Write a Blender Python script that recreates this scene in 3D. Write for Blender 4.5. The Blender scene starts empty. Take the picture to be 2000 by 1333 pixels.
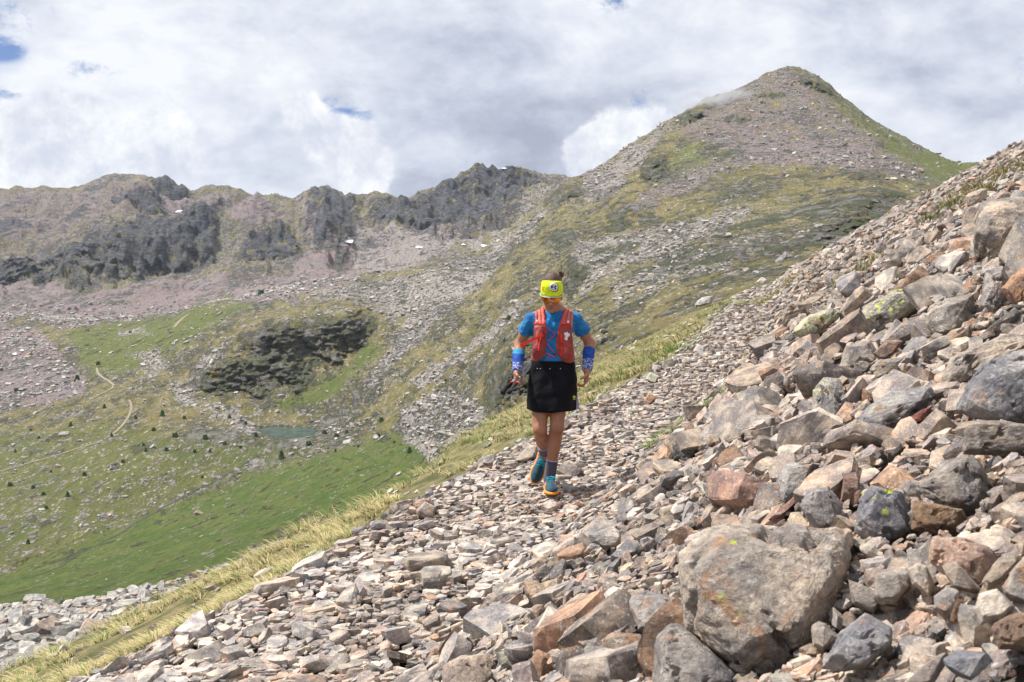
import bpy, bmesh, math, random
import numpy as np
from mathutils import Vector, Matrix
from mathutils.bvhtree import BVHTree

# ------------------------------------------------------------------ camera, sky, sun, exposure
SC = bpy.context.scene
COL = SC.collection
PI = math.pi
F = 1944.0                      # focal length in pixels of the 2000 px wide photograph
PITCH = math.atan((666.5 - 560.0) / F)
CP, SP = math.cos(PITCH), math.sin(PITCH)

cam_d = bpy.data.cameras.new("camera")
cam_d.sensor_width = 36.0
cam_d.lens = 36.0 * F / 2000.0
cam_d.clip_start = 0.1
cam_d.clip_end = 30000
cam_d.dof.use_dof = True
cam_d.dof.focus_distance = 7.6
cam_d.dof.aperture_fstop = 14.0
cam = bpy.data.objects.new("camera", cam_d)
COL.objects.link(cam)
cam.location = (0, 0, 0)
cam.rotation_euler = (PI / 2 - PITCH, 0, 0)
SC.camera = cam

SUN_DIR = Vector((-0.50, 0.12, 0.85)).normalized()      # towards the sun
sun_d = bpy.data.lights.new("sun", 'SUN')
sun_d.energy = 5.0
sun_d.angle = math.radians(2.0)
sun_d.color = (1.0, 0.955, 0.89)
sun = bpy.data.objects.new("sun", sun_d)
COL.objects.link(sun)
sun.rotation_euler = (-SUN_DIR).to_track_quat('-Z', 'Y').to_euler()

SC.view_settings.view_transform = 'Standard'
SC.view_settings.look = 'None'
SC.view_settings.exposure = 0.44
SC.view_settings.gamma = 1.0

def ray(px, py):
    u, v = (px - 1000.0) / F, (666.5 - py) / F
    return np.array([u, CP + v * SP, -SP + v * CP])

def P(px, py, Y):
    r = ray(px, py)
    return r * (Y / r[1])

def proj(p):
    p = np.asarray(p, float)
    x, y, z = p[..., 0], p[..., 1], p[..., 2]
    dc = y * CP - z * SP
    vc = y * SP + z * CP
    return 1000 + F * x / dc, 666.5 - F * vc / dc, dc

# ---- node helper
class NT:
    def __init__(s, tree):
        s.t = tree; s.n = tree.nodes; s.l = tree.links
    def add(s, kind, **kw):
        n = s.n.new(kind)
        for k, v in kw.items():
            if k.startswith('i_'):
                s.set(n, k[2:], v)
            elif k.startswith('n'):
                if k[1:].isdigit(): s.set(n, int(k[1:]), v)
                else: setattr(n, k, v)
            else:
                setattr(n, k, v)
        return n
    def set(s, n, key, v):
        inp = n.inputs[key if isinstance(key, int) else key.replace('_', ' ')]
        if isinstance(v, bpy.types.NodeSocket): s.l.new(v, inp)
        elif isinstance(v, bpy.types.Node): s.l.new(v.outputs[0], inp)
        else: inp.default_value = v
    def math(s, op, a, b=None, c=None, clamp=False):
        n = s.n.new('ShaderNodeMath'); n.operation = op; n.use_clamp = clamp
        for i, v in enumerate((a, b, c)):
            if v is not None: s.set(n, i, v)
        return n.outputs[0]
    def mix(s, f, a, b, blend='MIX'):
        n = s.n.new('ShaderNodeMix'); n.data_type = 'RGBA'; n.blend_type = blend; n.clamp_factor = True
        s.set(n, 0, f); s.set(n, 6, a); s.set(n, 7, b)
        return n.outputs[2]
    def noise(s, vec, scale, detail=4, rough=0.55, dist=0.0, out=0, kind='FBM'):
        n = s.n.new('ShaderNodeTexNoise'); n.noise_type = kind
        if vec is not None: s.set(n, 'Vector', vec)
        n.inputs['Scale'].default_value = scale; n.inputs['Detail'].default_value = detail
        n.inputs['Roughness'].default_value = rough; n.inputs['Distortion'].default_value = dist
        return n.outputs[out]
    def voro(s, vec, scale, feature='F1', out='Distance', rand=1.0):
        n = s.n.new('ShaderNodeTexVoronoi'); n.feature = feature
        if vec is not None: s.set(n, 'Vector', vec)
        n.inputs['Scale'].default_value = scale; n.inputs['Randomness'].default_value = rand
        return n.outputs[out]
    def mr(s, v, a, b, c=0.0, d=1.0, smooth=True):
        n = s.n.new('ShaderNodeMapRange'); n.interpolation_type = 'SMOOTHSTEP' if smooth else 'LINEAR'
        s.set(n, 0, v)
        for i, q in enumerate((a, b, c, d)): s.set(n, i + 1, q)
        return n.outputs[0]
    def ramp(s, v, stops):
        n = s.n.new('ShaderNodeValToRGB'); s.set(n, 0, v)
        el = n.color_ramp.elements
        el[0].position = stops[0][0]; el[0].color = (*stops[0][1], 1)
        el[1].position = stops[-1][0]; el[1].color = (*stops[-1][1], 1)
        for p, c in stops[1:-1]:
            e = el.new(p); e.color = (*c, 1)
        return n.outputs[0]

def rgb(c): return (c[0], c[1], c[2], 1.0)

# ---- world: clouds over a clear sky
world = bpy.data.worlds.new("World")
SC.world = world
world.use_nodes = True
def build_world():
    w = NT(world.node_tree)
    w.n.clear()
    out = w.add('ShaderNodeOutputWorld')
    bg = w.add('ShaderNodeBackground')
    w.l.new(bg.outputs[0], out.inputs[0])
    sky = w.add('ShaderNodeTexSky')
    sky.sky_type = 'NISHITA'; sky.sun_disc = False
    sky.sun_elevation = math.asin(SUN_DIR.z)
    sky.sun_rotation = math.atan2(SUN_DIR.x, SUN_DIR.y)
    sky.altitude = 2400
    skyc = w.mix(1.0, sky.outputs[0], (0.085, 0.085, 0.085, 1), 'MULTIPLY')
    tc = w.add('ShaderNodeTexCoord').outputs['Generated']
    mp = w.add('ShaderNodeMapping'); w.set(mp, 'Vector', tc); mp.inputs['Scale'].default_value = (1, 1, 1.9)
    d = mp.outputs[0]
    big = w.noise(d, 2.6, 9, 0.60)
    med = w.noise(d, 7.0, 9, 0.62, 0.15)
    vo = w.n.new('ShaderNodeTexVoronoi'); vo.feature = 'F1'; vo.normalize = True
    w.set(vo, 'Vector', w.mix(0.05, d, w.noise(d, 9, 6, 0.6, 0, 1)))
    vo.inputs['Scale'].default_value = 11; vo.inputs['Detail'].default_value = 4; vo.inputs['Roughness'].default_value = 0.55; vo.inputs['Lacunarity'].default_value = 2.3
    puff = vo.outputs['Distance']
    def blob(px, py, rx, soft=1.0, dz=1.0):
        r = ray(px, py); r = r / np.linalg.norm(r)
        sub = w.add('ShaderNodeVectorMath', operation='SUBTRACT'); w.set(sub, 0, tc); sub.inputs[1].default_value = tuple(r)
        sc_ = w.add('ShaderNodeVectorMath', operation='MULTIPLY'); w.set(sc_, 0, sub.outputs[0]); sc_.inputs[1].default_value = (1, 1, dz)
        ln = w.add('ShaderNodeVectorMath', operation='LENGTH'); w.set(ln, 0, sc_.outputs[0])
        return w.mr(ln.outputs['Value'], rx / F, 0.0, 0.0, 1.0)
    def total(bl):
        t = None
        for b in bl:
            v = w.math('MULTIPLY', blob(*b[:3], dz=b[4] if len(b) > 4 else 1.0), b[3])
            t = v if t is None else w.math('ADD', t, v)
        return t
    bright = total([(130, 270, 300, .10), (1230, 60, 300, .08), (480, 110, 330, .10, 2.2), (120, 60, 380, .10, 3.0), (740, 60, 160, .10), (700, 160, 120, .07), (1750, 120, 300, .04), (560, 40, 200, .06), (1180, 90, 90, .07)])
    dark = total([(1000, 220, 300, .13), (930, 110, 150, .06), (760, 100, 110, .05), (1620, 0, 400, .03), (1900, 260, 330, .08), (480, 300, 190, .05), (900, 310, 170, .06), (330, 300, 110, .05)])
    t = w.math('ADD', w.math('MULTIPLY', big, 0.95), w.math('MULTIPLY', med, 1.25))
    t = w.math('SUBTRACT', w.math('ADD', t, w.math('SUBTRACT', bright, 0.49)), dark)
    t = w.math('ADD', t, w.math('MULTIPLY', w.math('SUBTRACT', 0.45, puff), 0.12))
    cl = w.ramp(t, [(0.28, (.39, .425, .53)), (0.42, (.49, .53, .64)), (0.54, (.61, .65, .75)), (0.66, (.73, .77, .85)), (0.82, (.88, .90, .94))])
    # heaped white cumulus with crisp cauliflower edges
    vo2 = w.n.new('ShaderNodeTexVoronoi'); vo2.feature = 'F1'; vo2.normalize = True
    w.set(vo2, 'Vector', w.mix(0.03, tc, w.noise(tc, 16, 6, 0.6, 0, 1)))
    vo2.inputs['Scale'].default_value = 17; vo2.inputs['Detail'].default_value = 5; vo2.inputs['Roughness'].default_value = 0.60; vo2.inputs['Lacunarity'].default_value = 2.2
    cu = total([(90, 300, 150, 1.0), (-20, 320, 150, .9), (170, 240, 75, .8), (230, 300, 120, .8), (320, 235, 75, .7), (300, 320, 110, .5), (585, 215, 62, 1.0), (640, 275, 80, .95), (720, 320, 95, .8), (700, 260, 60, .5),
                (1130, 295, 75, .6), (1190, 280, 95, .62), (1270, 250, 80, .7), (1180, 330, 110, .7), (560, 340, 90, .3), (60, 350, 220, .5), (160, 300, 160, .4), (700, 360, 130, .35), (1230, 340, 150, .4), (420, 330, 120, .2), (760, 90, 60, .35), (1170, 70, 60, .3)])
    e = w.math('ADD', cu, w.math('MULTIPLY', w.math('SUBTRACT', 0.42, vo2.outputs['Distance']), 1.1))
    e = w.math('ADD', e, w.math('MULTIPLY', w.math('SUBTRACT', w.noise(tc, 12, 8, 0.65), 0.5), 1.6))
    ca = w.math('MULTIPLY', w.mr(e, 0.34, 0.68), w.mr(cu, 0.02, 0.30))
    cc = w.mix(w.mr(w.math('ADD', w.math('MULTIPLY', vo2.outputs['Distance'], .7), w.math('MULTIPLY', w.noise(tc, 22, 7, .65), .8)), .40, .80), (.99, .995, 1.0, 1), (.62, .665, .77, 1))
    hole = total([(50, 214, 75, 1.0, 1.6), (350, 166, 60, .75, 2.4), (665, 224, 78, 1.0, 1.9), (1195, 8, 70, .9), (1272, 188, 75, .75, 1.3), (0, 95, 60, .35, 2), (180, 138, 90, .45, 3.0), (240, 205, 60, .6, 2.2), (300, 192, 70, .5, 2.2), (20, 20, 130, .4, 3.), (1960, 190, 70, .2), (2400, -300, 500, .7), (-500, -200, 500, .7)])
    hn = w.noise(d, 10, 9, 0.70, 0.3)
    hm = w.mr(w.math('ADD', w.math('MULTIPLY', hole, 0.34), w.math('ADD', w.math('MULTIPLY', w.math('SUBTRACT', hn, .5), 2.2), .5)), 0.56, .96)
    hm = w.math('MULTIPLY', hm, w.mr(hole, 0.0, 0.25))
    blue = w.mix(0.55, skyc, (.17, .30, .66, 1))
    res = w.mix(hm, cl, blue)
    res = w.mix(ca, res, cc)
    # below the horizon nothing is seen: plain ground bounce tone
    sep = w.add('ShaderNodeSeparateXYZ'); w.set(sep, 0, tc)
    low = w.mr(sep.outputs[2], -0.02, -0.10)
    res = w.mix(low, res, (.14, .14, .11, 1))
    w.set(bg, 'Color', res)
    bg.inputs['Strength'].default_value = 0.80
build_world()
world.cycles.sampling_method = 'MANUAL'
world.cycles.sample_map_resolution = 512

# ------------------------------------------------------------------ helpers
rng = np.random.default_rng(7)
random.seed(7)

def tag(o, label=None, cat=None, group=None, kind=None):
    if label: o['label'] = label
    if cat: o['category'] = cat
    if group: o['group'] = group
    if kind: o['kind'] = kind
    return o

def empty(name, loc, rz=0.0):
    o = bpy.data.objects.new(name, None); COL.objects.link(o)
    o.location = loc; o.rotation_euler = (0, 0, rz); o.empty_display_size = 0.2
    return o

def mesh_np(name, V, Fc, mat=None, smooth=False, cols=None, parent=None, link=True, sharp=None):
    """V (n,3); Fc (m,k) with constant k, or a list of such arrays"""
    me = bpy.data.meshes.new(name)
    V = np.ascontiguousarray(V, dtype=np.float32)
    Fl = Fc if isinstance(Fc, list) else [Fc]
    Fl = [np.asarray(f, dtype=np.int32) for f in Fl if len(f)]
    loops = np.concatenate([f.ravel() for f in Fl])
    sizes = np.concatenate([np.full(len(f), f.shape[1], np.int32) for f in Fl])
    starts = np.concatenate([[0], np.cumsum(sizes)[:-1]]).astype(np.int32)
    me.vertices.add(len(V)); me.vertices.foreach_set('co', V.ravel())
    me.loops.add(len(loops)); me.loops.foreach_set('vertex_index', loops)
    me.polygons.add(len(sizes)); me.polygons.foreach_set('loop_start', starts); me.polygons.foreach_set('loop_total', sizes)
    me.update(calc_edges=True); me.validate()
    me.polygons.foreach_set('use_smooth', np.full(len(me.polygons), bool(smooth)))
    if cols:
        for an, arr in cols.items():
            a = me.attributes.new(an, 'FLOAT_COLOR', 'POINT')
            arr = np.asarray(arr, np.float32)
            if arr.shape[1] == 3: arr = np.hstack([arr, np.ones((len(arr), 1), np.float32)])
            a.data.foreach_set('color', arr.ravel())
    if sharp is not None: me.set_sharp_from_angle(angle=math.radians(sharp))
    if mat: me.materials.append(mat)
    if not link: return me
    o = bpy.data.objects.new(name, me); COL.objects.link(o)
    if parent is not None: o.parent = parent
    return o

# ---- gradient noise in numpy
_perm = np.random.default_rng(3).permutation(4096).astype(np.int64)
_g3 = np.random.default_rng(4).normal(size=(4096, 3)); _g3 /= np.linalg.norm(_g3, axis=1)[:, None]
_g3 = _g3.astype(np.float32)
def gnoise(p):
    p = np.asarray(p, np.float32)
    i = np.floor(p).astype(np.int64); f = p - i
    u = f * f * f * (f * (f * 6 - 15) + 10)
    res = 0
    for dx in (0, 1):
        for dy in (0, 1):
            for dz in (0, 1):
                h = _perm[(i[..., 0] + dx) & 4095]; h = _perm[(h + i[..., 1] + dy) & 4095]; h = _perm[(h + i[..., 2] + dz) & 4095]
                g = _g3[h]
                dd = g[..., 0] * (f[..., 0] - dx) + g[..., 1] * (f[..., 1] - dy) + g[..., 2] * (f[..., 2] - dz)
                wt = (u[..., 0] if dx else 1 - u[..., 0]) * (u[..., 1] if dy else 1 - u[..., 1]) * (u[..., 2] if dz else 1 - u[..., 2])
                res = res + wt * dd
    return res * 1.6
def fbm(p, octv=5, gain=0.5, lac=2.03):
    p = np.asarray(p, np.float32); a, s, r = 1.0, 0.0, 0
    for k in range(octv):
        r = r + a * gnoise(p + 17.3 * k); s += a; a *= gain; p = p * lac
    return r / s
def ridged(p, octv=5, gain=0.5, lac=2.03):
    p = np.asarray(p, np.float32); a, s, r = 1.0, 0.0, 0
    for k in range(octv):
        r = r + a * (1 - 2 * np.abs(gnoise(p + 9.7 * k))); s += a; a *= gain; p = p * lac
    return r / s
def sstep(x, a, b):
    t = np.clip((x - a) / (b - a), 0, 1); return t * t * (3 - 2 * t)
def xyz(x, y, z=0.0):
    return np.stack(np.broadcast_arrays(np.asarray(x, float), np.asarray(y, float), np.asarray(z, float)), -1)

def poly_sdf(px, py, poly):
    """signed distance in pixels, negative inside"""
    poly = np.asarray(poly, float); n = len(poly)
    d = np.full(px.shape, 1e9); inside = np.zeros(px.shape, bool)
    for i in range(n):
        x0, y0 = poly[i]; x1, y1 = poly[(i + 1) % n]
        ex, ey = x1 - x0, y1 - y0
        t = np.clip(((px - x0) * ex + (py - y0) * ey) / (ex * ex + ey * ey + 1e-9), 0, 1)
        d = np.minimum(d, (px - x0 - t * ex) ** 2 + (py - y0 - t * ey) ** 2)
        if y0 != y1:
            c = ((y0 > py) != (y1 > py)) & (px < (x1 - x0) * (py - y0) / (y1 - y0) + x0)
            inside ^= c
    d = np.sqrt(d)
    return np.where(inside, -d, d)

def new_mat(name):
    m = bpy.data.materials.new(name); m.use_nodes = True
    w = NT(m.node_tree)
    b = m.node_tree.nodes['Principled BSDF']
    b.inputs['Specular IOR Level'].default_value = 0.25
    return m, w, b

def simple_mat(name, col, rough=0.8, bump=0.0, bscale=200.0, var=0.12, vscale=30.0, spec=0.25, metallic=0.0, col2=None):
    m, w, b = new_mat(name)
    tc = w.add('ShaderNodeTexCoord').outputs['Object']
    n = w.noise(tc, vscale, 5, 0.6)
    c2 = col2 if col2 else tuple(max(0, c * (1 - 2.2 * var)) for c in col)
    c1 = tuple(min(1, c * (1 + var)) for c in col) if not col2 else col
    w.set(b, 'Base Color', w.mix(w.mr(n, 0.3, 0.7), rgb(c1), rgb(c2)))
    b.inputs['Roughness'].default_value = rough
    b.inputs['Specular IOR Level'].default_value = spec
    b.inputs['Metallic'].default_value = metallic
    if bump:
        bm = w.add('ShaderNodeBump'); bm.inputs['Strength'].default_value = bump; bm.inputs['Distance'].default_value = 0.002
        w.set(bm, 'Height', w.noise(tc, bscale, 3, 0.6)); w.set(b, 'Normal', bm.outputs[0])
    return m

# ------------------------------------------------------------------ materials of the setting
def rock_material(name, scale=1.0, bump=1.0, rust=0.0):
    m, w, b = new_mat(name)
    pos = w.add('ShaderNodeNewGeometry').outputs['Position']
    att = w.add('ShaderNodeAttribute', attribute_name='tint')
    base, lich = att.outputs['Color'], att.outputs['Alpha']
    s = scale
    # weathering tones: pale crust, rust staining, dark lichen crust
    n1 = w.noise(pos, 5.0 * s, 9, 0.62, 0.4)
    n2 = w.noise(pos, 19 * s, 8, 0.70, 0.2)
    n3 = w.noise(pos, 70 * s, 5, 0.7)
    nr = w.noise(pos, 7.0 * s, 9, 0.72, 0.8)
    c = w.mix(w.mr(n1, 0.38, 0.66), w.mix(1.0, base, (.52, .54, .60, 1), 'MULTIPLY'), w.mix(1.0, base, (1.26, 1.21, 1.13, 1), 'MULTIPLY'))
    c = w.mix(w.math('MULTIPLY', w.mr(nr, 0.57 - rust, 0.66 - rust * .8), 0.60 + rust), c, (.45, .22, .095, 1))
    c = w.mix(w.math('MULTIPLY', w.mr(n2, 0.56, 0.68), 0.50), c, (.085, .085, .092, 1))
    c = w.mix(w.math('MULTIPLY', w.mr(w.noise(pos, 31 * s, 7, 0.75, 0.3), 0.56, 0.64), 0.6), c, (.56, .55, .52, 1))
    sp = w.mr(n3, 0.28, 0.72, 0.60, 1.42, False)
    cm = w.add('ShaderNodeVectorMath', operation='SCALE'); w.set(cm, 0, c); w.set(cm, 'Scale', sp)
    c = cm.outputs[0]
    # map lichen, yellow green, in separate blots
    v = w.voro(w.mix(0.03, pos, w.noise(pos, 40, 4, 0.7, 0, 1)), 34 * s)
    gate = w.noise(pos, 7.0 * s, 5, 0.65)
    ly = w.math('MULTIPLY', w.mr(v, 0.36, 0.26), w.mr(w.math('ADD', gate, w.math('MULTIPLY', lich, 0.22)), 0.655, 0.70))
    c = w.mix(ly, c, (.50, .56, .09, 1))
    w.set(b, 'Base Color', c)
    b.inputs['Roughness'].default_value = 0.86
    b.inputs['Specular IOR Level'].default_value = 0.22
    hgt = w.math('ADD', w.math('MULTIPLY', w.noise(pos, 14 * s, 10, 0.72, 0.5), 1.0), w.math('MULTIPLY', w.noise(pos, 60 * s, 4, 0.7), 0.35))
    mus = w.noise(pos, 4.5 * s, 9, 0.6, 0.3, kind='RIDGED_MULTIFRACTAL')
    hgt = w.math('ADD', hgt, w.math('MULTIPLY', mus, 0.12))
    bm = w.add('ShaderNodeBump'); bm.inputs['Strength'].default_value = 0.9 * bump; bm.inputs['Distance'].default_value = 0.03 / s
    w.set(bm, 'Height', hgt); w.set(b, 'Normal', bm.outputs[0])
    return m
M_ROCK = rock_material('schist_rock')
M_ROCK_RUST = rock_material('rust_stained_schist', 1.0, 1.15, .045)
M_STONE = rock_material('schist_stone', 2.2, 0.55)
M_FARSTONE = rock_material('schist_far_stone', 0.12, 0.7)

def near_ground_material():
    m, w, b = new_mat('scree_fines')
    pos = w.add('ShaderNodeNewGeometry').outputs['Position']
    gr = w.add('ShaderNodeAttribute', attribute_name='cov').outputs['Color']
    sep = w.add('ShaderNodeSeparateColor'); w.set(sep, 0, gr)
    n = w.noise(pos, 22, 8, 0.7)
    v = w.add('ShaderNodeTexVoronoi'); w.set(v, 'Vector', pos); v.inputs['Scale'].default_value = 26
    vc = w.add('ShaderNodeSeparateColor'); w.set(vc, 0, v.outputs['Color'])
    grav = w.mix(w.mr(n, .3, .7), w.mix(vc.outputs[0], (.13, .115, .10, 1), (.28, .25, .22, 1)), w.mix(vc.outputs[1], (.22, .17, .14, 1), (.30, .285, .27, 1)))  # gravel colour darkened to act as shade in the gaps between stones
    grs = w.mix(w.mr(w.noise(pos, 3.0, 7, 0.7), .35, .65), (.065, .080, .028, 1), (.26, .205, .10, 1))
    grs = w.mix(w.math('MULTIPLY', w.mr(w.noise(pos, 14, 6, 0.7), .45, .7), .6), grs, (.06, .07, .025, 1))
    dust = w.mix(w.mr(n, .3, .7), (.33, .29, .255, 1), (.46, .41, .37, 1))
    c = w.mix(sep.outputs[1], grav, dust)
    w.set(b, 'Base Color', w.mix(sep.outputs[0], c, grs))
    b.inputs['Roughness'].default_value = 0.95
    bm = w.add('ShaderNodeBump'); bm.inputs['Strength'].default_value = 1.0; bm.inputs['Distance'].default_value = 0.03
    w.set(bm, 'Height', w.math('ADD', w.noise(pos, 30, 8, 0.7), w.math('MULTIPLY', w.voro(pos, 30), 0.5))); w.set(b, 'Normal', bm.outputs[0])
    return m
M_GROUND = near_ground_material()

def mountain_material():
    """cov: R scree, G bare cliff, B lush grass ; tone: R pink amount, G fine-detail scale (0 near .. 1 far)"""
    m, w, b = new_mat('mountain_cover')
    mpp = w.add('ShaderNodeMapping'); w.set(mpp, 'Vector', w.add('ShaderNodeNewGeometry').outputs['Position']); mpp.inputs['Scale'].default_value = (1, .42, 1)
    pos = mpp.outputs[0]
    cov = w.add('ShaderNodeSeparateColor'); w.set(cov, 0, w.add('ShaderNodeAttribute', attribute_name='cov').outputs['Color'])
    ton = w.add('ShaderNodeSeparateColor'); w.set(ton, 0, w.add('ShaderNodeAttribute', attribute_name='tone').outputs['Color'])
    nL = w.noise(pos, 0.012, 8, 0.62, 0.3)
    nM = w.noise(pos, 0.055, 8, 0.66, 0.4)
    nS = w.noise(pos, 0.30, 7, 0.72, 0.2)
    nT = w.noise(pos, 1.1, 5, 0.75)
    nX = w.noise(pos, 0.13, 8, 0.74, 0.3)
    # turf: straw, olive and green patches
    g = w.mix(w.mr(nM, .40, .60), (.250, .212, .098, 1), (.140, .138, .058, 1))
    g = w.mix(w.mr(nX, .46, .60), g, (.30, .25, .128, 1))
    g = w.mix(w.math('MULTIPLY', w.mr(nL, .50, .62), .6), g, (.115, .125, .050, 1))
    lush = w.mix(w.mr(nM, .40, .62), (.098, .150, .040, 1), (.165, .192, .060, 1))
    lush = w.mix(w.math('MULTIPLY', w.mr(nX, .50, .64), .6), lush, (.195, .185, .080, 1))
    g = w.mix(cov.outputs[2], g, lush)
    g = w.mix(w.math('MULTIPLY', w.mr(nS, .52, .63), .55), g, (.065, .078, .034, 1))
    # loose stones lying in the turf
    vs = w.add('ShaderNodeTexVoronoi'); w.set(vs, 'Vector', pos); vs.inputs['Scale'].default_value = 0.42
    pick = w.math('MULTIPLY', w.mr(vs.outputs['Distance'], .40, .28), w.mr(w.math('ADD', nX, w.math('MULTIPLY', cov.outputs[0], .20)), .555, .60))
    g = w.mix(pick, g, (.50, .48, .44, 1))
    # scree
    s = w.mix(w.mr(nS, .38, .60), (.22, .205, .19, 1), (.52, .485, .44, 1))
    s = w.mix(w.mr(nT, .42, .62), w.mix(1.0, s, (.72, .72, .74, 1), 'MULTIPLY'), w.mix(1.0, s, (1.30, 1.28, 1.24, 1), 'MULTIPLY'))
    s = w.mix(w.math('MULTIPLY', w.mr(nX, .52, .62), .5), s, (.24, .20, .155, 1))
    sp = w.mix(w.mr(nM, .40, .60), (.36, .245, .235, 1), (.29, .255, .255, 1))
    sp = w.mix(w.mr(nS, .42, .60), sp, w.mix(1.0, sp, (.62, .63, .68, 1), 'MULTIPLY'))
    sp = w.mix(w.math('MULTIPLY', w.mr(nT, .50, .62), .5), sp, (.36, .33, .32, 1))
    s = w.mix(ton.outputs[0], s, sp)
    # cliff
    st = w.add('ShaderNodeMapping'); w.set(st, 'Vector', pos); st.inputs['Rotation'].default_value = (0.35, 0.45, 0); st.inputs['Scale'].default_value = (1, 1, 3.0)
    nK = w.noise(st.outputs[0], 0.07, 10, 0.76, 0.5)
    k = w.mix(w.mr(nK, .40, .60), (.105, .100, .108, 1), (.34, .32, .305, 1))
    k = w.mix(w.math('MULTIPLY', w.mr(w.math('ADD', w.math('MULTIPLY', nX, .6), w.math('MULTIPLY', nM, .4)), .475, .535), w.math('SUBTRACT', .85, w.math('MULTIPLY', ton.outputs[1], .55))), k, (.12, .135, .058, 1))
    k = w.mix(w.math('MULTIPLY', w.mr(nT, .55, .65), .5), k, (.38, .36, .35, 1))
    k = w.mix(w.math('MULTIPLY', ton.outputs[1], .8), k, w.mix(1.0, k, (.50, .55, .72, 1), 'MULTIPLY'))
    # break-up at several sizes
    def brk(*terms):
        t = None
        for n_, a_ in terms:
            v_ = w.math('MULTIPLY', w.math('SUBTRACT', n_, .5), a_)
            t = v_ if t is None else w.math('ADD', t, v_)
        return t
    ws = w.mr(w.math('ADD', cov.outputs[0], brk((nM, 1.8), (nX, 2.6), (nS, 2.2), (nL, .8))), .34, .60)
    wk = w.mr(w.math('ADD', cov.outputs[1], brk((nK, 2.4), (nM, 3.2), (nX, 3.0))), .38, .62)
    # outcrops break through the turf here and there
    oc = w.math('MULTIPLY', w.mr(w.math('ADD', w.math('MULTIPLY', nK, .6), w.math('MULTIPLY', nL, .5)), .580, .61), w.mr(cov.outputs[2], .5, .2))
    wk = w.math('MAXIMUM', wk, w.math('MULTIPLY', oc, .85))
    c = w.mix(ws, g, s)
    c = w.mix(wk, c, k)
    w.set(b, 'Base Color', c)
    b.inputs['Roughness'].default_value = 0.95
    b.inputs['Specular IOR Level'].default_value = 0.1
    rock = w.math('MAXIMUM', ws, wk)
    h = w.math('ADD', w.math('MULTIPLY', nM, 7.0), w.math('ADD', w.math('MULTIPLY', nX, 4.0), w.math('MULTIPLY', nS, 2.4)))
    h = w.math('ADD', h, w.math('MULTIPLY', w.math('MULTIPLY', nT, rock), 1.2))
    h = w.math('ADD', h, w.math('MULTIPLY', w.math('MULTIPLY', nK, wk), 8.0))
    bm = w.add('ShaderNodeBump'); bm.inputs['Strength'].default_value = 1.0; bm.inputs['Distance'].default_value = 1.5
    w.set(bm, 'Height', h); w.set(b, 'Normal', bm.outputs[0])
    return m
M_MOUNT = mountain_material()

# ------------------------------------------------------------------ near slope: scree bench with the path, grass below it
PHI = math.radians(13.3)
CPH, SPH = math.cos(PHI), math.sin(PHI)
def sd(x, y):
    return x * SPH + y * CPH, x * CPH - y * SPH
def path_centre(s):
    return -2.15 + 0.095 * np.minimum(s, 22) + 0.02 * np.maximum(s - 22, 0)
def path_height(s):
    return -1.74 + 0.026 * np.minimum(s, 90)
def surf(x, y, detail=True):
    x = np.asarray(x, float); y = np.asarray(y, float)
    s, d = sd(x, y)
    w = d - path_centre(s)
    z = path_height(s)
    # across profile, integrated slope
    up = np.maximum(w - 0.45, 0)
    z = z + 0.09 * np.clip(w, -0.9, 0.45) + 0.30 * np.minimum(up, 1.1) * sstep(s, 5, 12) + 0.62 * up - 0.05 * up * (1 - np.exp(-up / 6.0))
    dn = np.maximum(-w - 0.9, 0)
    brk = 9.0 + 2.0 * np.sin(s * 0.19)
    z = z - 0.50 * np.minimum(dn, brk) - 1.0 * np.maximum(dn - brk, 0)
    # the spur rounds off far along and high up
    z = z - 0.010 * np.maximum(s - 62, 0) ** 2 - 0.006 * np.maximum(up - 34, 0) ** 2
    if detail:
        p = xyz(x, y)
        a = sstep(w, 0.2, 2.2)
        z = z + (0.03 + 0.22 * a) * fbm(p * 0.55, 3) + (0.02 + .05 * a) * fbm(p * 2.3 + 5, 3)
        gd = sstep(-w, 1.6, 4.0)
        z = z + gd * (0.45 * fbm(p * 0.28 + 31, 3))
    return z
def grass_amount(x, y):
    s, d = sd(x, y); w = d - path_centre(s)
    p = xyz(x, y)
    n = fbm(p * 0.9 + 3, 3)
    return s, w, sstep(-w + 1.0 * n, 1.35, 1.75)

def nslope(x, y, e=0.05):
    zx = (surf(x + e, y) - surf(x - e, y)) / (2 * e); zy = (surf(x, y + e) - surf(x, y - e)) / (2 * e)
    n = np.stack([-zx, -zy, np.ones_like(zx)], -1)
    return n / np.linalg.norm(n, axis=-1)[..., None]

def build_near():
    na, nr = 620, 560
    ang = np.linspace(math.radians(-40), math.radians(44), na)
    t = np.linspace(0, 1, nr)
    r = 1.3 * (150.0 / 1.3) ** t
    A, R = np.meshgrid(ang, r)
    X, Y = R * np.sin(A), R * np.cos(A)
    Z = surf(X, Y)
    s, w, g = grass_amount(X, Y)
    p = xyz(X, Y)
    dust = sstep(fbm(p * 0.8 + 11, 3) - 0.35 * np.abs(w) / 0.8, -0.25, 0.15) * (s > 5)
    Z = Z - .075 * (1 - g) * (.35 + .65 * sstep(w, .2, 1.0)) * sstep(R, 60, 30)
    cov = np.stack([g, dust, 0 * g], -1).reshape(-1, 3)
    V = np.stack([X, Y, Z], -1).reshape(-1, 3)
    i = np.arange(nr * na).reshape(nr, na)
    q = np.stack([i[:-1, :-1], i[:-1, 1:], i[1:, 1:], i[1:, :-1]], -1).reshape(-1, 4)
    keep = V[q[:, 0], 2] > -60
    q = q[keep]
    o = mesh_np('hillside', V, q, M_GROUND, True, {'cov': cov})
    tag(o, kind='structure')
    return o
near_o = build_near()

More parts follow.
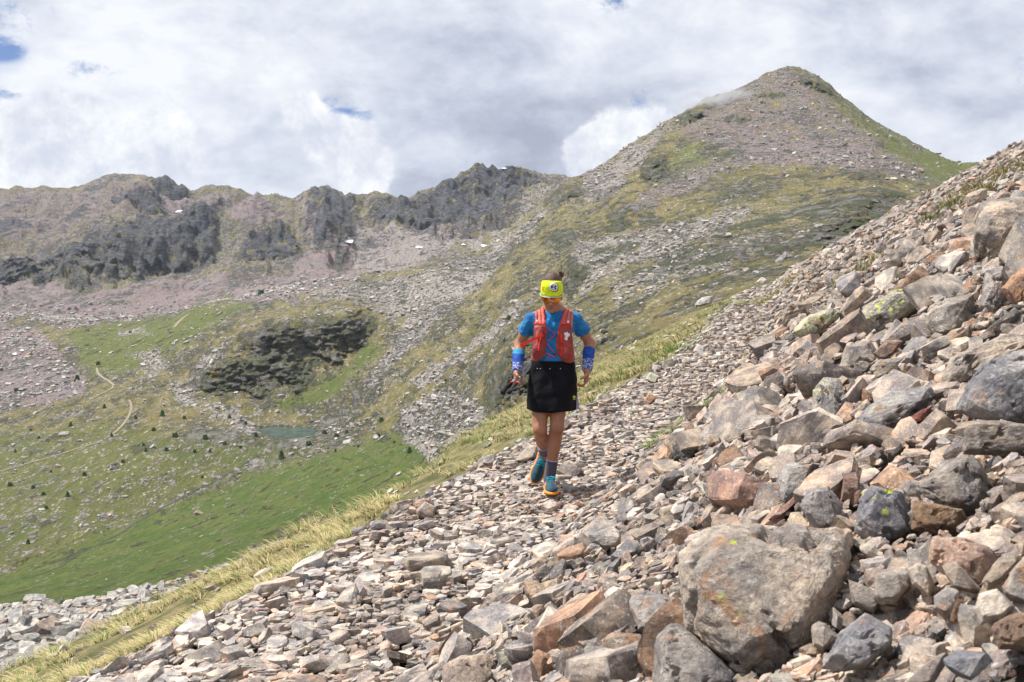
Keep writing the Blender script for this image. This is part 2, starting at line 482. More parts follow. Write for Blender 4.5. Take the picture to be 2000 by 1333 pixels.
# ------------------------------------------------------------------ valley and mountains
KPX = [-300, 0, 230, 450, 620, 800, 950, 1100, 1250, 1400, 1530, 1700, 1900, 2300]
K = {
 -300: [(1500, 110), (1230, 300), (1160, 500), (975, 720), (890, 860), (810, 1050), (700, 1300), (650, 1500), (632, 1650), (612, 1800), (565, 2150), (490, 2450)],
 0:    [(1480, 110), (1192, 320), (1122, 530), (935, 740), (850, 880), (770, 1100), (680, 1350), (632, 1550), (618, 1680), (602, 1820), (585, 2100), (495, 2400)],
 230:  [(1450, 110), (1172, 320), (1050, 600), (900, 760), (800, 930), (730, 1100), (680, 1280), (638, 1500), (625, 1620), (605, 1780), (560, 2000), (465, 2450)],
 450:  [(1400, 115), (1105, 345), (965, 700), (850, 850), (775, 990), (700, 1080), (642, 1150), (592, 1450), (588, 1600), (572, 1850), (520, 2100), (440, 2500)],
 620:  [(1300, 120), (1040, 400), (905, 700), (852, 862), (790, 970), (700, 1080), (615, 1180), (548, 1500), (552, 1650), (540, 1900), (515, 2150), (450, 2450)],
 800:  [(1150, 125), (960, 430), (890, 620), (830, 760), (760, 870), (680, 1020), (600, 1200), (523, 1450), (537, 1620), (518, 1900), (495, 2150), (430, 2450)],
 950:  [(1050, 130), (880, 400), (820, 520), (760, 620), (700, 760), (640, 900), (570, 1080), (484, 1480), (500, 1650), (492, 1950), (475, 2200), (390, 2600)],
 1100: [(900, 130), (780, 330), (720, 450), (660, 560), (600, 720), (530, 880), (450, 1150), (356, 1560), (385, 1750), (420, 2000), (400, 2300), (370, 2650)],
 1250: [(800, 130), (700, 300), (640, 420), (580, 560), (510, 760), (440, 960), (350, 1250), (268, 1640), (310, 1850), (380, 2100), (390, 2400), (395, 2650)],
 1400: [(720, 130), (640, 280), (580, 400), (520, 540), (450, 720), (385, 930), (290, 1250), (184, 1700), (250, 1900), (390, 2150), (400, 2400), (405, 2650)],
 1530: [(680, 130), (600, 280), (540, 390), (480, 540), (420, 720), (350, 960), (250, 1350), (128, 1780), (210, 1950), (390, 2200), (400, 2400), (410, 2650)],
 1700: [(640, 130), (560, 280), (500, 400), (440, 550), (390, 720), (335, 950), (290, 1200), (235, 1600), (300, 1850), (400, 2150), (410, 2400), (415, 2650)],
 1900: [(600, 130), (520, 280), (470, 400), (420, 550), (385, 720), (360, 950), (340, 1200), (317, 1500), (360, 1750), (410, 2100), (415, 2400), (420, 2650)],
 2300: [(560, 130), (500, 280), (460, 400), (430, 550), (400, 720), (380, 950), (360, 1200), (340, 1500), (370, 1750), (410, 2100), (415, 2400), (420, 2650)],
}
CREST = [(-300, 648), (0, 632), (230, 638), (300, 628), (350, 616), (400, 603), (450, 592), (500, 582), (560, 568), (600, 556), (640, 549), (700, 548), (740, 543), (780, 532), (820, 520), (860, 507), (900, 500), (930, 494), (950, 485),
         (975, 465), (1000, 445), (1030, 422), (1060, 400), (1085, 372), (1113, 350), (1140, 338), (1170, 325), (1195, 308), (1215, 290), (1250, 268), (1290, 242), (1320, 226), (1340, 212), (1380, 190), (1420, 180),
         (1450, 165), (1490, 145), (1515, 133), (1530, 128), (1545, 131), (1562, 135), (1590, 148), (1610, 163), (1640, 190), (1670, 213), (1700, 236), (1730, 252), (1760, 268), (1800, 290), (1830, 305), (1850, 314), (1870, 318), (1905, 316), (1950, 330), (2300, 345)]
SKYL = [(-300, 380), (-100, 372), (0, 368), (50, 364), (100, 367), (140, 367), (160, 362), (180, 355), (205, 345), (230, 338), (250, 339), (270, 342), (290, 341), (330, 346), (355, 360), (375, 369), (390, 367), (410, 362), (450, 361), (480, 374), (505, 377), (520, 379), (545, 382), (565, 386), (580, 381),
        (600, 372), (625, 364), (645, 362), (660, 369), (675, 378), (700, 379), (720, 376), (735, 375), (748, 382), (765, 380), (782, 383), (790, 379), (800, 384), (815, 378), (835, 368), (850, 360), (865, 356), (880, 349), (905, 335), (915, 333), (930, 319), (940, 324), (960, 326), (980, 326), (1000, 323), (1020, 328), (1040, 332), (1080, 340), (1110, 345), (1200, 372), (1400, 420), (2300, 430)]
def lerp_tab(tab, x):
    a = np.array(tab, float); return np.interp(x, a[:, 0], a[:, 1])

def pchip_rows(T, Yk, Zk):
    """monotone cubic through the knots of every column; T in [0, n-1]"""
    n = Yk.shape[0]
    def deriv(Q):
        dl = np.diff(Q, axis=0)
        m = np.zeros_like(Q)
        m[0], m[-1] = dl[0], dl[-1]
        m[1:-1] = 0.5 * (dl[:-1] + dl[1:])
        return m
    def ev(Q, mono):
        m = deriv(Q)
        if mono:
            dl = np.diff(Q, axis=0)
            lim = np.minimum(np.vstack([dl[:1], dl]), np.vstack([dl, dl[-1:]])) * 2.5
            m = np.clip(m, 0, np.maximum(lim, 0))
        k = np.clip(np.floor(T).astype(int), 0, n - 2); f = (T - k)[:, None]
        h00 = 2 * f ** 3 - 3 * f ** 2 + 1; h10 = f ** 3 - 2 * f ** 2 + f; h01 = -2 * f ** 3 + 3 * f ** 2; h11 = f ** 3 - f ** 2
        return h00 * Q[k] + h10 * m[k] + h01 * Q[k + 1] + h11 * m[k + 1]
    return ev(Yk, True), ev(Zk, False)

# steep rock bands: (px, top, bottom) ; strength of steepening
BANDS = [
 ([(-60, 500, 585), (0, 500, 590), (60, 500, 552), (100, 496, 575), (150, 492, 582), (200, 478, 560), (250, 466, 545), (300, 452, 540), (340, 446, 520), (380, 432, 508), (415, 412, 500), (438, 395, 440)], .85),
 ([(290, 346, 370), (320, 348, 384), (345, 358, 392), (375, 374, 390)], .7),
 ([(205, 410, 424), (260, 402, 430), (310, 405, 440), (330, 415, 438)], .6),
 ([(460, 478, 500), (480, 460, 530), (520, 438, 522), (560, 432, 508), (585, 445, 490), (600, 462, 515), (640, 456, 530), (670, 465, 525), (695, 485, 520)], .8),
 ([(600, 376, 430), (640, 366, 440), (670, 380, 450), (700, 382, 455)], .5),
 ([(720, 385, 420), (760, 388, 440), (800, 388, 462), (860, 365, 472), (930, 326, 470), (1000, 328, 440), (1060, 342, 400), (1105, 350, 360)], .55),
 ([(355, 750, 758), (400, 722, 764), (450, 700, 768), (500, 706, 774), (550, 726, 772)], .9),
 ([(462, 655, 672), (485, 640, 706), (530, 636, 722), (560, 640, 758), (590, 652, 768), (616, 690, 748)], .95),
 ([(578, 630, 650), (610, 622, 706), (650, 618, 722), (690, 612, 690), (738, 606, 640)], .95),
 ([(1062, 378, 402), (1085, 362, 404), (1110, 362, 392), (1135, 375, 384)], .5),
 ([(1100, 520, 575), (1115, 505, 578), (1135, 522, 562), (1155, 530, 545)], .6),
 ([(1253, 318, 352), (1265, 310, 358), (1285, 302, 350), (1302, 300, 335)], .5),
 ([(1178, 418, 450), (1195, 402, 452), (1230, 412, 438), (1270, 418, 436), (1310, 430, 438)], .75),
 ([(1630, 344, 352), (1660, 336, 356), (1700, 337, 356), (1730, 345, 354)], .8),
 ([(1370, 508, 520), (1420, 494, 512), (1480, 478, 500), (1540, 466, 492), (1600, 444, 480), (1660, 412, 465), (1700, 396, 455), (1745, 392, 430)], .6),
 ([(1540, 410, 422), (1600, 396, 416), (1660, 380, 404), (1720, 370, 400), (1780, 378, 395)], .6),
 ([(1380, 455, 462), (1430, 440, 455), (1500, 425, 440), (1560, 415, 428)], .5),
 ([(1060, 455, 480), (1090, 448, 485), (1120, 455, 480)], .6),
 ([(940, 745, 790), (965, 715, 810), (1000, 690, 805), (1035, 655, 770), (1075, 650, 700)], .85),
 ([(1155, 490, 505), (1200, 480, 500), (1250, 478, 490)], .4),
 ([(1415, 226, 236), (1435, 222, 238), (1460, 226, 236)], .2),
 ([(1365, 286, 300), (1380, 284, 304), (1398, 288, 300)], .2),
 ([(1400, 296, 312), (1425, 290, 310), (1450, 296, 306)], .2),
 ([(1560, 150, 160), (1590, 156, 170), (1620, 170, 186)], .4),
 ([(1480, 178, 188), (1500, 172, 186), (1530, 178, 186)], .15),
 ([(1325, 222, 245), (1345, 215, 238), (1370, 212, 225)], .5),
]
# land cover outlines in (px, py); first value class, second edge softness
COVER = [
 ('lush', 30, 1.0, [(-320, 1240), (-320, 1110), (0, 1120), (150, 1050), (330, 985), (480, 925), (640, 880), (760, 850), (840, 860), (860, 960), (600, 1070), (430, 1140), (200, 1190), (0, 1195)]),
 ('lush', 30, .55, [(-320, 1130), (-320, 880), (60, 840), (230, 830), (420, 860), (560, 880), (700, 860), (480, 930), (330, 990), (150, 1060), (0, 1125)]),
 ('lush', 16, .66, [(120, 650), (300, 605), (470, 585), (520, 590), (400, 650), (300, 720), (180, 735), (150, 690)]),
 ('lush', 10, .8, [(500, 770), (560, 778), (620, 750), (690, 700), (735, 655), (740, 690), (640, 780), (560, 800)]),
 ('lush', 14, .6, [(1600, 160), (1700, 228), (1800, 285), (1960, 312), (1900, 390), (1780, 330), (1690, 262)]),
 ('lush', 14, .55, [(1330, 280), (1440, 290), (1430, 350), (1350, 370), (1300, 330)]),
 ('lush', 16, .5, [(380, 500), (440, 440), (480, 430), (500, 520), (440, 545), (390, 530)]),
 ('lush', 10, .7, [(1780, 300), (1920, 318), (1860, 380), (1800, 350)]),
 ('scree', 16, 1.0, [(-320, 640), (0, 620), (60, 640), (125, 690), (165, 735), (150, 775), (0, 808), (-320, 860)], .75),
 ('scree', 14, 1.0, [(-320, 600), (60, 565), (150, 600), (220, 590), (300, 555), (400, 560), (500, 560), (560, 545), (600, 480), (610, 445), (700, 470), (700, 545), (690, 560), (560, 590), (430, 590), (300, 620), (150, 645), (60, 625), (-320, 650)], .8),
 ('scree', 22, .72, [(-320, 385), (150, 376), (230, 345), (330, 400), (410, 395), (440, 385), (370, 430), (300, 448), (150, 475), (0, 500), (-320, 520)], .7),
 ('scree', 10, 1.0, [(250, 350), (300, 375), (350, 400), (440, 372), (470, 395), (430, 410), (350, 432), (290, 415)], .7),
 ('scree', 10, 1.0, [(455, 400), (520, 405), (560, 430), (520, 435), (470, 455), (450, 470)], .8),
 ('scree', 12, 1.0, [(690, 430), (720, 430), (800, 475), (900, 485), (945, 480), (930, 500), (850, 515), (770, 545), (690, 545), (690, 490)], .35),
 ('scree', 10, .9, [(555, 395), (600, 400), (680, 450), (600, 445)], .7),
 ('scree', 16, .62, [(950, 330), (1010, 330), (1000, 440), (960, 460)], .3),
 ('scree', 12, .95, [(-320, 1215), (0, 1192), (150, 1184), (300, 1150), (400, 1120), (500, 1075), (640, 1010), (900, 1000), (500, 1400), (-320, 1500)], .05),
 ('scree', 16, .95, [(375, 770), (470, 800), (520, 838), (610, 838), (700, 790), (735, 700), (790, 640), (860, 570), (930, 500), (960, 480), (1000, 460), (960, 540), (880, 610), (820, 670), (760, 730), (710, 775), (650, 840), (600, 858), (540, 850), (480, 842), (430, 810)], .08),
 ('scree', 20, .78, [(1120, 352), (1105, 395), (1010, 480), (950, 560), (870, 600), (770, 640), (720, 600), (640, 590), (560, 590), (640, 556), (740, 550), (850, 520), (955, 485), (1020, 430), (1060, 400)], .12),
 ('scree', 12, .92, [(775, 805), (850, 765), (935, 785), (945, 830), (900, 880), (850, 905), (800, 870)], .1),
 ('scree', 14, .85, [(800, 740), (880, 690), (1000, 600), (1060, 560), (1000, 640), (900, 710), (820, 770)], .1),
 ('scree', 20, .66, [(1300, 250), (1400, 190), (1530, 120), (1600, 175), (1680, 245), (1780, 320), (1850, 360), (1700, 345), (1560, 335), (1440, 335), (1300, 405), (1190, 440), (1180, 405), (1290, 360), (1400, 300)], .75),  # mauve peak scree; the deeper tone also stands in for cloud shadow
 ('scree', 12, .8, [(1460, 330), (1440, 250), (1520, 250), (1700, 280), (1800, 345), (1680, 335), (1560, 330)], .75),  # lower peak: mauve rock, cloud shade put into its tone as well
 ('scree', 18, .72, [(1110, 470), (1300, 440), (1420, 400), (1500, 395), (1440, 445), (1340, 490), (1230, 530), (1140, 590), (1100, 560)], .05),
 ('scree', 18, .55, [(1180, 560), (1330, 500), (1480, 450), (1640, 450), (1640, 480), (1480, 500), (1330, 560), (1200, 610)], .05),
 ('scree', 16, .9, [(1130, 340), (1210, 300), (1300, 235), (1330, 225), (1250, 320), (1200, 380), (1140, 400)], .3),
 ('scree', 12, .6, [(470, 640), (640, 600), (740, 600), (700, 612), (600, 622), (470, 660)], .0),
 ('scree', 14, .75, [(330, 760), (400, 690), (470, 650), (430, 700), (380, 780), (480, 830), (560, 850), (440, 830), (340, 790)], .0),
 ('scree', 10, .6, [(240, 690), (320, 680), (330, 720), (280, 760), (270, 710)], .0),
 ('scree', 10, .7, [(225, 645), (290, 640), (295, 655), (240, 660)], .0),
 ('scree', 10, .7, [(80, 815), (200, 800), (120, 825)], .0),
]

TARN_Z = -129.5
def on_level(px, py, z):
    r = ray(px, py); return r * (z / r[2])
TARN_PX = [(503, 840), (512, 835), (535, 833), (562, 834), (590, 834), (612, 838), (620, 845), (612, 852), (590, 857), (560, 859), (535, 857), (518, 851), (507, 846)]
TARN_XY = [tuple(on_level(a, b, TARN_Z)[:2]) for a, b in TARN_PX]

def build_mountains():
    ncol = 1150
    sa = np.linspace(-300, 2300, ncol)              # column key in px at the horizon row
    nk = 12
    Yk = np.zeros((nk + 2, ncol)); Zk = np.zeros((nk + 2, ncol))
    pyk = np.zeros((nk + 1, ncol))
    for k in range(nk):
        pv = np.array([K[q][k][0] for q in KPX], float); yv = np.array([K[q][k][1] for q in KPX], float)
        py = np.interp(sa, KPX, pv); yy = np.interp(sa, KPX, yv)
        ker = np.hanning(61); ker /= ker.sum()
        py = np.convolve(np.pad(py, 30, mode='edge'), ker, 'valid'); yy = np.convolve(np.pad(yy, 30, mode='edge'), ker, 'valid')
        if k == 7:
            py = lerp_tab(CREST, sa) + (1.6 + 2.2 * sstep(sa, 1150, 1250)) * fbm(xyz(sa / 17.0, 3.3), 5, .62)
        pyk[k] = py; Yk[k] = yy
    pyk[12] = lerp_tab(SKYL, sa) + 4.5 * fbm(xyz(sa / 8.0, 8.1), 4, .6) * sstep(sa, 380, 700) + 1.6 * fbm(xyz(sa / 14.0, 1.1), 4)
    Yk[12] = 3050 + 160 * np.sin(sa / 210.0)
    # dip behind the crest must stay hidden where the crest is the skyline
    for k in range(nk + 1):
        r = np.stack([ray(a, b) for a, b in zip(sa, pyk[k])])
        Zk[k] = Yk[k] * r[:, 2] / r[:, 1]
    Yk[13] = Yk[12] + 500; Zk[13] = Zk[12] - 260
    Akey = (sa - 1000) / F
    # rows
    nseg = [14, 46, 60, 60, 60, 60, 62, 84, 16, 26, 44, 66, 84]
    T = np.concatenate([k + np.linspace(0, 1, n, endpoint=False) for k, n in enumerate(nseg)] + [[13 - 1e-6]])
    Yr, Zr = pchip_rows(T, Yk, Zk)
    Xr = Akey[None, :] * Yr
    # pixel position of the undisturbed surface
    pxs, pys, _ = proj(np.stack([Xr, Yr, Zr], -1))
    nz = fbm(xyz(pxs / 46.0, pys / 34.0), 5)
    nz2 = fbm(xyz(pxs / 46.0, pys / 34.0, 9.0), 5)
    nf = fbm(xyz(pxs / 14.0, pys / 9.0, 4.0), 4)
    wx, wy = pxs + 26 * nz, pys + 16 * nz2
    isfar = (T >= 8.2)[:, None] & (T < 13)[:, None]
    cliff = np.zeros_like(Yr); ys = np.ones_like(Yr)
    for bi, (band, st) in enumerate(BANDS):
        a = np.array(band, float)
        far_band = bi in (0, 1, 2, 3, 4, 5)
        sel = isfar if far_band else ~isfar
        top = np.interp(pxs, a[:, 0], a[:, 1]) + np.clip(np.interp(pxs, a[:, 0], a[:, 2] - a[:, 1]) / 70, .25, 1) * (16 * nf + 26 * nz2); bot = np.interp(pxs, a[:, 0], a[:, 2]) + np.clip(np.interp(pxs, a[:, 0], a[:, 2] - a[:, 1]) / 70, .25, 1) * (34 * nz + 22 * nf)
        wd = min(60.0, 0.45 * (a[-1, 0] - a[0, 0]))
        xs_ = pxs + 14 * nf + 10 * nz
        inx = sstep(xs_, a[0, 0] - 12, a[0, 0] + wd * .4) * (1 - sstep(xs_, a[-1, 0] - wd * .4, a[-1, 0] + 12))
        ino = sstep(pxs, a[0, 0] - 30, a[0, 0] + wd) * (1 - sstep(pxs, a[-1, 0] - wd, a[-1, 0] + 30))
        h = np.maximum(bot - top, 3)
        t = (bot - pys) / h
        c = inx * sstep(t + .16 * nf, -0.22, 0.16) * (1 - sstep(t + .10 * nz, 0.88, 1.14)) * sel
        cliff = np.maximum(cliff, c * (.78 + .35 * nz2))
        # steepening along the line of sight: pull the top of the band forward, relax above it
        g = np.where(t < 1, np.clip(t, 0, 1), np.clip(1 - (t - 1) / 1.6, 0, 1))
        # local depth run of the band, per column
        mid = sel & (t > 0) & (t < 1)
        y1 = np.where(mid, Yr, -1e9).max(0); y0 = np.where(mid, Yr, 1e9).min(0)
        run = np.clip(np.where(y1 > y0, y1 - y0, 0), 0, 260)
        run = np.convolve(np.pad(run, 24, mode='edge'), np.hanning(49) / np.hanning(49).sum(), 'valid')
        off = (.50 if far_band else .58) * st * ino * g * run[None, :] * sel
        ys = ys * (1 - off / Yr)
    Xr, Yr, Zr = Xr * ys, Yr * ys, Zr * ys
    # cover
    scree = np.zeros_like(Yr); lush = np.zeros_like(Yr); pink = np.zeros_like(Yr)
    for c in COVER:
        kind, soft, amt, pl = c[0], c[1], c[2], c[3]
        pa = np.array(pl, float)
        x0, y0 = pa.min(0) - soft * 2 - 30; x1, y1 = pa.max(0) + soft * 2 + 30  # margin
        m = (wx > x0) & (wx < x1) & (wy > y0) & (wy < y1)
        if kind == 'scree' and pa[:, 1].max() < 560 and pa[:, 0].max() < 960 and pa[:, 0].min() < 950: m &= isfar
        sdv = poly_sdf(wx[m], wy[m], pl)
        wv = amt * (1 - sstep(sdv, -soft * 1.0, soft * .9))
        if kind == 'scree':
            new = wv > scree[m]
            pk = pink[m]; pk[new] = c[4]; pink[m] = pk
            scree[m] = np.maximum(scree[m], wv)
        else:
            lush[m] = np.maximum(lush[m], wv)
    # far massif in general: half scree, half turf
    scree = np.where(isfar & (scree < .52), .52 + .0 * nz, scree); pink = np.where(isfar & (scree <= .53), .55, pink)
    scree = np.where(~isfar & (scree < .28) & (lush < .6), .28, scree)
    lush = np.where(isfar, np.maximum(lush, .12), lush)
    # water, trail and stream sit in meadow: keep bare colours out
    # displacement
    p = np.stack([Xr, Yr, Zr], -1)
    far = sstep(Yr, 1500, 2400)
    rough = 0.25 + 0.75 * scree
    calm = 1 - 0.85 * (lush > .5) * (1 - isfar)
    edge = sstep(T, 0, .6)[:, None] * (1 - .85 * np.exp(-((T[:, None] - 7) / .10) ** 2)) * (1 - .85 * np.exp(-((T[:, None] - 12) / .30) ** 2))
    sc_ = sstep(Yr, 100, 900) * 0.75 + 0.25
    dz = (6.5 + 20 * far) * sc_ * fbm(p / (110.0), 5, .52) * edge * calm
    dz += 85 * far * (ridged(p / 420.0 + 2.2, 4, .5) - .2) * edge
    dz += (3.0 + 7 * far) * sc_ * ridged(p / 42.0 + 3, 4, .55) * rough * edge * calm * (1 - .3 * cliff)
    dz += (0.9 + 1.5 * far) * sc_ * fbm(p / 9.0 + 7, 4, .6) * rough * edge
    # ribs and gullies on the far faces
    fl = ridged(xyz(Xr / 85.0 + Zr / 170.0 + 0.35 * fbm(p / 200.0, 2), Zr / 520.0, Yr / 500.0), 4, .5)
    dz += isfar * 24.0 * fl * edge * (0.4 + cliff)
    Zr = Zr + dz
    # basin of the tarn
    sdw = poly_sdf(Xr, Yr, TARN_XY)
    near_t = (sdw < 75) & (T < 8)[:, None]
    wg = (1 - sstep(sdw, 4, 70)) * near_t
    Zr = Zr * (1 - wg) + wg * np.where(sdw < 0, TARN_Z - 3, TARN_Z + .8 + .06 * np.maximum(sdw, 0))
    # cliffs: ribs pushed towards and away from the valley
    st = np.stack([Xr / 11.0 + Zr / 50.0, Yr / 90.0, Zr / 60.0 - Xr / 90.0], -1)
    st2 = np.stack([Xr / 62.0 + Zr / 160.0, Yr / 300.0, Zr / 150.0 - Xr / 300.0], -1)
    rb = ridged(st, 4, .5) * 6.5 * (1 - far) * sc_ + ridged(st2, 5, .58) * 26 * far
    led = Zr / (8.0 + 26 * far) + .35 * Xr / (8.0 + 26 * far) + 1.2 * fbm(p / 60.0, 3)
    saw = np.abs((led - np.floor(led)) - .5) * 2; rb += (saw - .5) * (1.2 + 3 * far) * sc_
    Yr = Yr - cliff * rb * edge
    # bring both skylines back to their drawn height
    for k, lo_, a0, a1 in ((7, 5.0, 5.6, 6.9), (12, 8.6, 9.2, 11.4)):
        _, pa, _ = proj(np.stack([Xr, Yr, Zr], -1))
        rows = (T > lo_) & (T < (8.0 if k == 7 else 13.0))
        act = pa[rows].min(0); dl_ = pyk[k] - act
        if k == 7: dl_ = dl_ * sstep(sa, 1060, 1130)
        ker = np.hanning(45 if k == 12 else 41); ker /= ker.sum(); dl_ = np.convolve(np.pad(dl_, len(ker) // 2, mode='edge'), ker, 'valid')
        wt = sstep(T, a0, a1) * (1 - (sstep(T, 7.5, 8.5) if k == 7 else 0))
        Zr = Zr - (wt[:, None] * dl_[None, :]) * Yr / F
    V = np.stack([Xr, Yr, Zr], -1)
    nr = len(T)
    i = np.arange(nr * ncol).reshape(nr, ncol)
    q = np.stack([i[:-1, :-1], i[:-1, 1:], i[1:, 1:], i[1:, :-1]], -1).reshape(-1, 4)
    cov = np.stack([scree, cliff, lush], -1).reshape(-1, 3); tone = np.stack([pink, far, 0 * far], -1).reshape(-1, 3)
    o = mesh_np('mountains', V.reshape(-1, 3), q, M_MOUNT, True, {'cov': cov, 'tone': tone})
    tag(o, kind='structure')
    return o, V, cov.reshape(nr, ncol, 3), q
mount_o, MV, MCOV, MQ = build_mountains()

# ------------------------------------------------------------------ stones
def hull_mesh(pts):
    bm = bmesh.new()
    vs = [bm.verts.new(p) for p in pts]
    r = bmesh.ops.convex_hull(bm, input=vs)
    dead = [g for g in r['geom_interior'] if isinstance(g, bmesh.types.BMVert)] + [v for v in bm.verts if not v.link_faces]
    bmesh.ops.delete(bm, geom=list(set(dead)), context='VERTS')
    bmesh.ops.triangulate(bm, faces=bm.faces[:])
    bm.verts.ensure_lookup_table(); bm.verts.index_update()
    V = np.array([v.co[:] for v in bm.verts]); T = np.array([[v.index for v in f.verts] for f in bm.faces])
    bm.free()
    return V, T

def subdiv(V, T):
    e = np.vstack([T[:, [0, 1]], T[:, [1, 2]], T[:, [2, 0]]]); es = np.sort(e, 1)
    u, inv = np.unique(es, axis=0, return_inverse=True); inv = inv.ravel()
    mid = V[u].mean(1); n = len(V); m = len(T)
    a, b, c = inv[:m] + n, inv[m:2 * m] + n, inv[2 * m:] + n
    T2 = np.vstack([np.stack([T[:, 0], a, c], 1), np.stack([a, T[:, 1], b], 1), np.stack([c, b, T[:, 2]], 1), np.stack([a, b, c], 1)])
    return np.vstack([V, mid]), T2

def vnormals(V, T):
    fn = np.cross(V[T[:, 1]] - V[T[:, 0]], V[T[:, 2]] - V[T[:, 0]])
    N = np.zeros_like(V)
    for k in range(3): np.add.at(N, T[:, k], fn)
    return N / np.maximum(np.linalg.norm(N, axis=1), 1e-12)[:, None]

def stone_pts(r, flat=None):
    """an angular platy block: a skewed box with its corners cut by random planes"""
    flat = flat if flat is not None else r.uniform(.17, .52)
    dims = np.array([1.0, r.uniform(.5, .9), flat]) * .5
    slab = r.uniform() < .42
    n = r.integers(5, 8) if slab else r.integers(6, 9)
    a0 = np.arange(n) / n * 2 * PI + r.uniform(-.36, .36, n) * (6.0 / n)
    ex = r.uniform(2.2, 5.0)
    pts = []
    tx, ty = r.uniform(-.35, .35, 2) * (.5 if slab else 1)
    for a in a0:
        ca, sa_ = math.cos(a), math.sin(a)
        rad = (abs(ca) ** ex + abs(sa_) ** ex) ** (-1 / ex) * r.uniform(.82, 1.08)
        for zz in (1, -1):
            sh = r.uniform(.90, 1.04) if slab else r.uniform(.80, 1.0)
            pts.append([ca * rad * sh, sa_ * rad * sh, zz * (r.uniform(.92 if slab else .70, 1.0) + zz * (tx * ca + ty * sa_))])
        if not slab and r.uniform() < .5: pts.append([ca * rad * 1.06, sa_ * rad * 1.06, r.uniform(-.4, .4)])
    pts = np.array(pts) * dims
    sh = np.eye(3); sh[0, 2] = r.uniform(-.35, .35); sh[1, 2] = r.uniform(-.3, .3)
    return pts @ sh.T

PAL = np.array([(.40, .385, .365), (.46, .44, .415), (.36, .315, .275), (.43, .365, .305), (.385, .315, .285), (.33, .205, .135), (.225, .22, .225), (.31, .31, .325), (.40, .27, .20), (.27, .155, .125)])
PALW = np.array([.22, .16, .17, .15, .10, .035, .04, .09, .025, .01])
PALW /= PALW.sum()
def rand_tint(r, n):
    k = r.choice(len(PAL), n, p=PALW)
    base = PAL[k] * .80 + np.array([.42, .362, .315]) * .20
    return base * r.uniform(.58, 1.22, (n, 1)) * r.uniform(.985, 1.015, (n, 3)) * np.array([1.02, .955, .895]), k

def rot_frames(N, yaw, tilt, tdir):
    """rotation matrices that lay local z on normals N, then tip by tilt about a direction in the plane"""
    n = len(N)
    ref = np.tile([1.0, 0, 0], (n, 1)); X = ref - N * (N[:, :1])
    X /= np.linalg.norm(X, axis=1)[:, None]; Y = np.cross(N, X)
    c, s = np.cos(yaw)[:, None], np.sin(yaw)[:, None]
    X1, Y1 = X * c + Y * s, -X * s + Y * c
    ax = X * np.cos(tdir)[:, None] + Y * np.sin(tdir)[:, None]
    def rod(v):
        ct, st = np.cos(tilt)[:, None], np.sin(tilt)[:, None]
        return v * ct + np.cross(ax, v) * st + ax * ((ax * v).sum(1)[:, None]) * (1 - ct)
    return np.stack([rod(X1), rod(Y1), rod(N)], -1)          # columns

def scatter_mesh(protos, pid, pos, R, scale, tint):
    Vs, Ts, Cs = [], [], []; off = 0
    for k, (V, T) in enumerate(protos):
        m = np.where(pid == k)[0]
        if not len(m): continue
        W = np.einsum('nij,vj->nvi', R[m], V) * scale[m][:, None, None] + pos[m][:, None, :]
        nv = len(V)
        Vs.append(W.reshape(-1, 3)); Cs.append(np.repeat(tint[m], nv, axis=0))
        Ts.append((T[None] + (np.arange(len(m)) * nv)[:, None, None] + off).reshape(-1, 3)); off += nv * len(m)
    return np.vstack(Vs), np.vstack(Ts), np.vstack(Cs)

def chip(V, seed, n, deep=.80):
    r = np.random.default_rng(seed + 500); c = V.mean(0); V = V - c
    for _ in range(n):
        d = r.normal(size=3); d /= np.linalg.norm(d)
        q = V @ d; lim = q.max() * r.uniform(deep, .97)
        V = V - np.maximum(q - lim, 0)[:, None] * d * r.uniform(.75, 1.0)
    return V + c
def detailed(V, T, levels, amp, seed, soft=0.0, fs=3.0, chips=0):
    for _ in range(levels): V, T = subdiv(V, T)
    if chips: V = chip(V, seed, chips)
    size = np.ptp(V, axis=0).max()
    if soft:
        e = np.vstack([T[:, [0, 1]], T[:, [1, 2]], T[:, [2, 0]]])
        for _ in range(2):
            acc = np.zeros_like(V); cnt = np.zeros(len(V))
            np.add.at(acc, e[:, 0], V[e[:, 1]]); np.add.at(acc, e[:, 1], V[e[:, 0]])
            np.add.at(cnt, e[:, 0], 1); np.add.at(cnt, e[:, 1], 1)
            V = V * (1 - soft) + soft * acc / cnt[:, None]
    N = vnormals(V, T)
    q = V / size * fs + seed * 3.7
    h = fbm(q, 5, .55) * 1.0 + (ridged(q * 1.7 + 4, 4, .5) - .3) * .45
    # broken schist leaves steps along its layering
    lay = (V @ np.array([.25, .15, .95])) / size * 11 + fbm(q * .8, 3) * 1.6
    h += (np.abs(lay - np.floor(lay) - .5) - .25) * .5
    return V + N * (h * amp * size)[:, None], T

# protos: coarse for far ones, finer for close ones
pr = np.random.default_rng(21)
PRO_LO = [hull_mesh(stone_pts(pr)) for _ in range(36)]
PRO_HI = []
for k in range(26):
    V, T = hull_mesh(stone_pts(pr)); PRO_HI.append(detailed(V, T, 2, .030, k + 1, .0, 3.8, 3))

BANS = []     # (outline, Y) of boulders: loose stones keep clear of their fronts

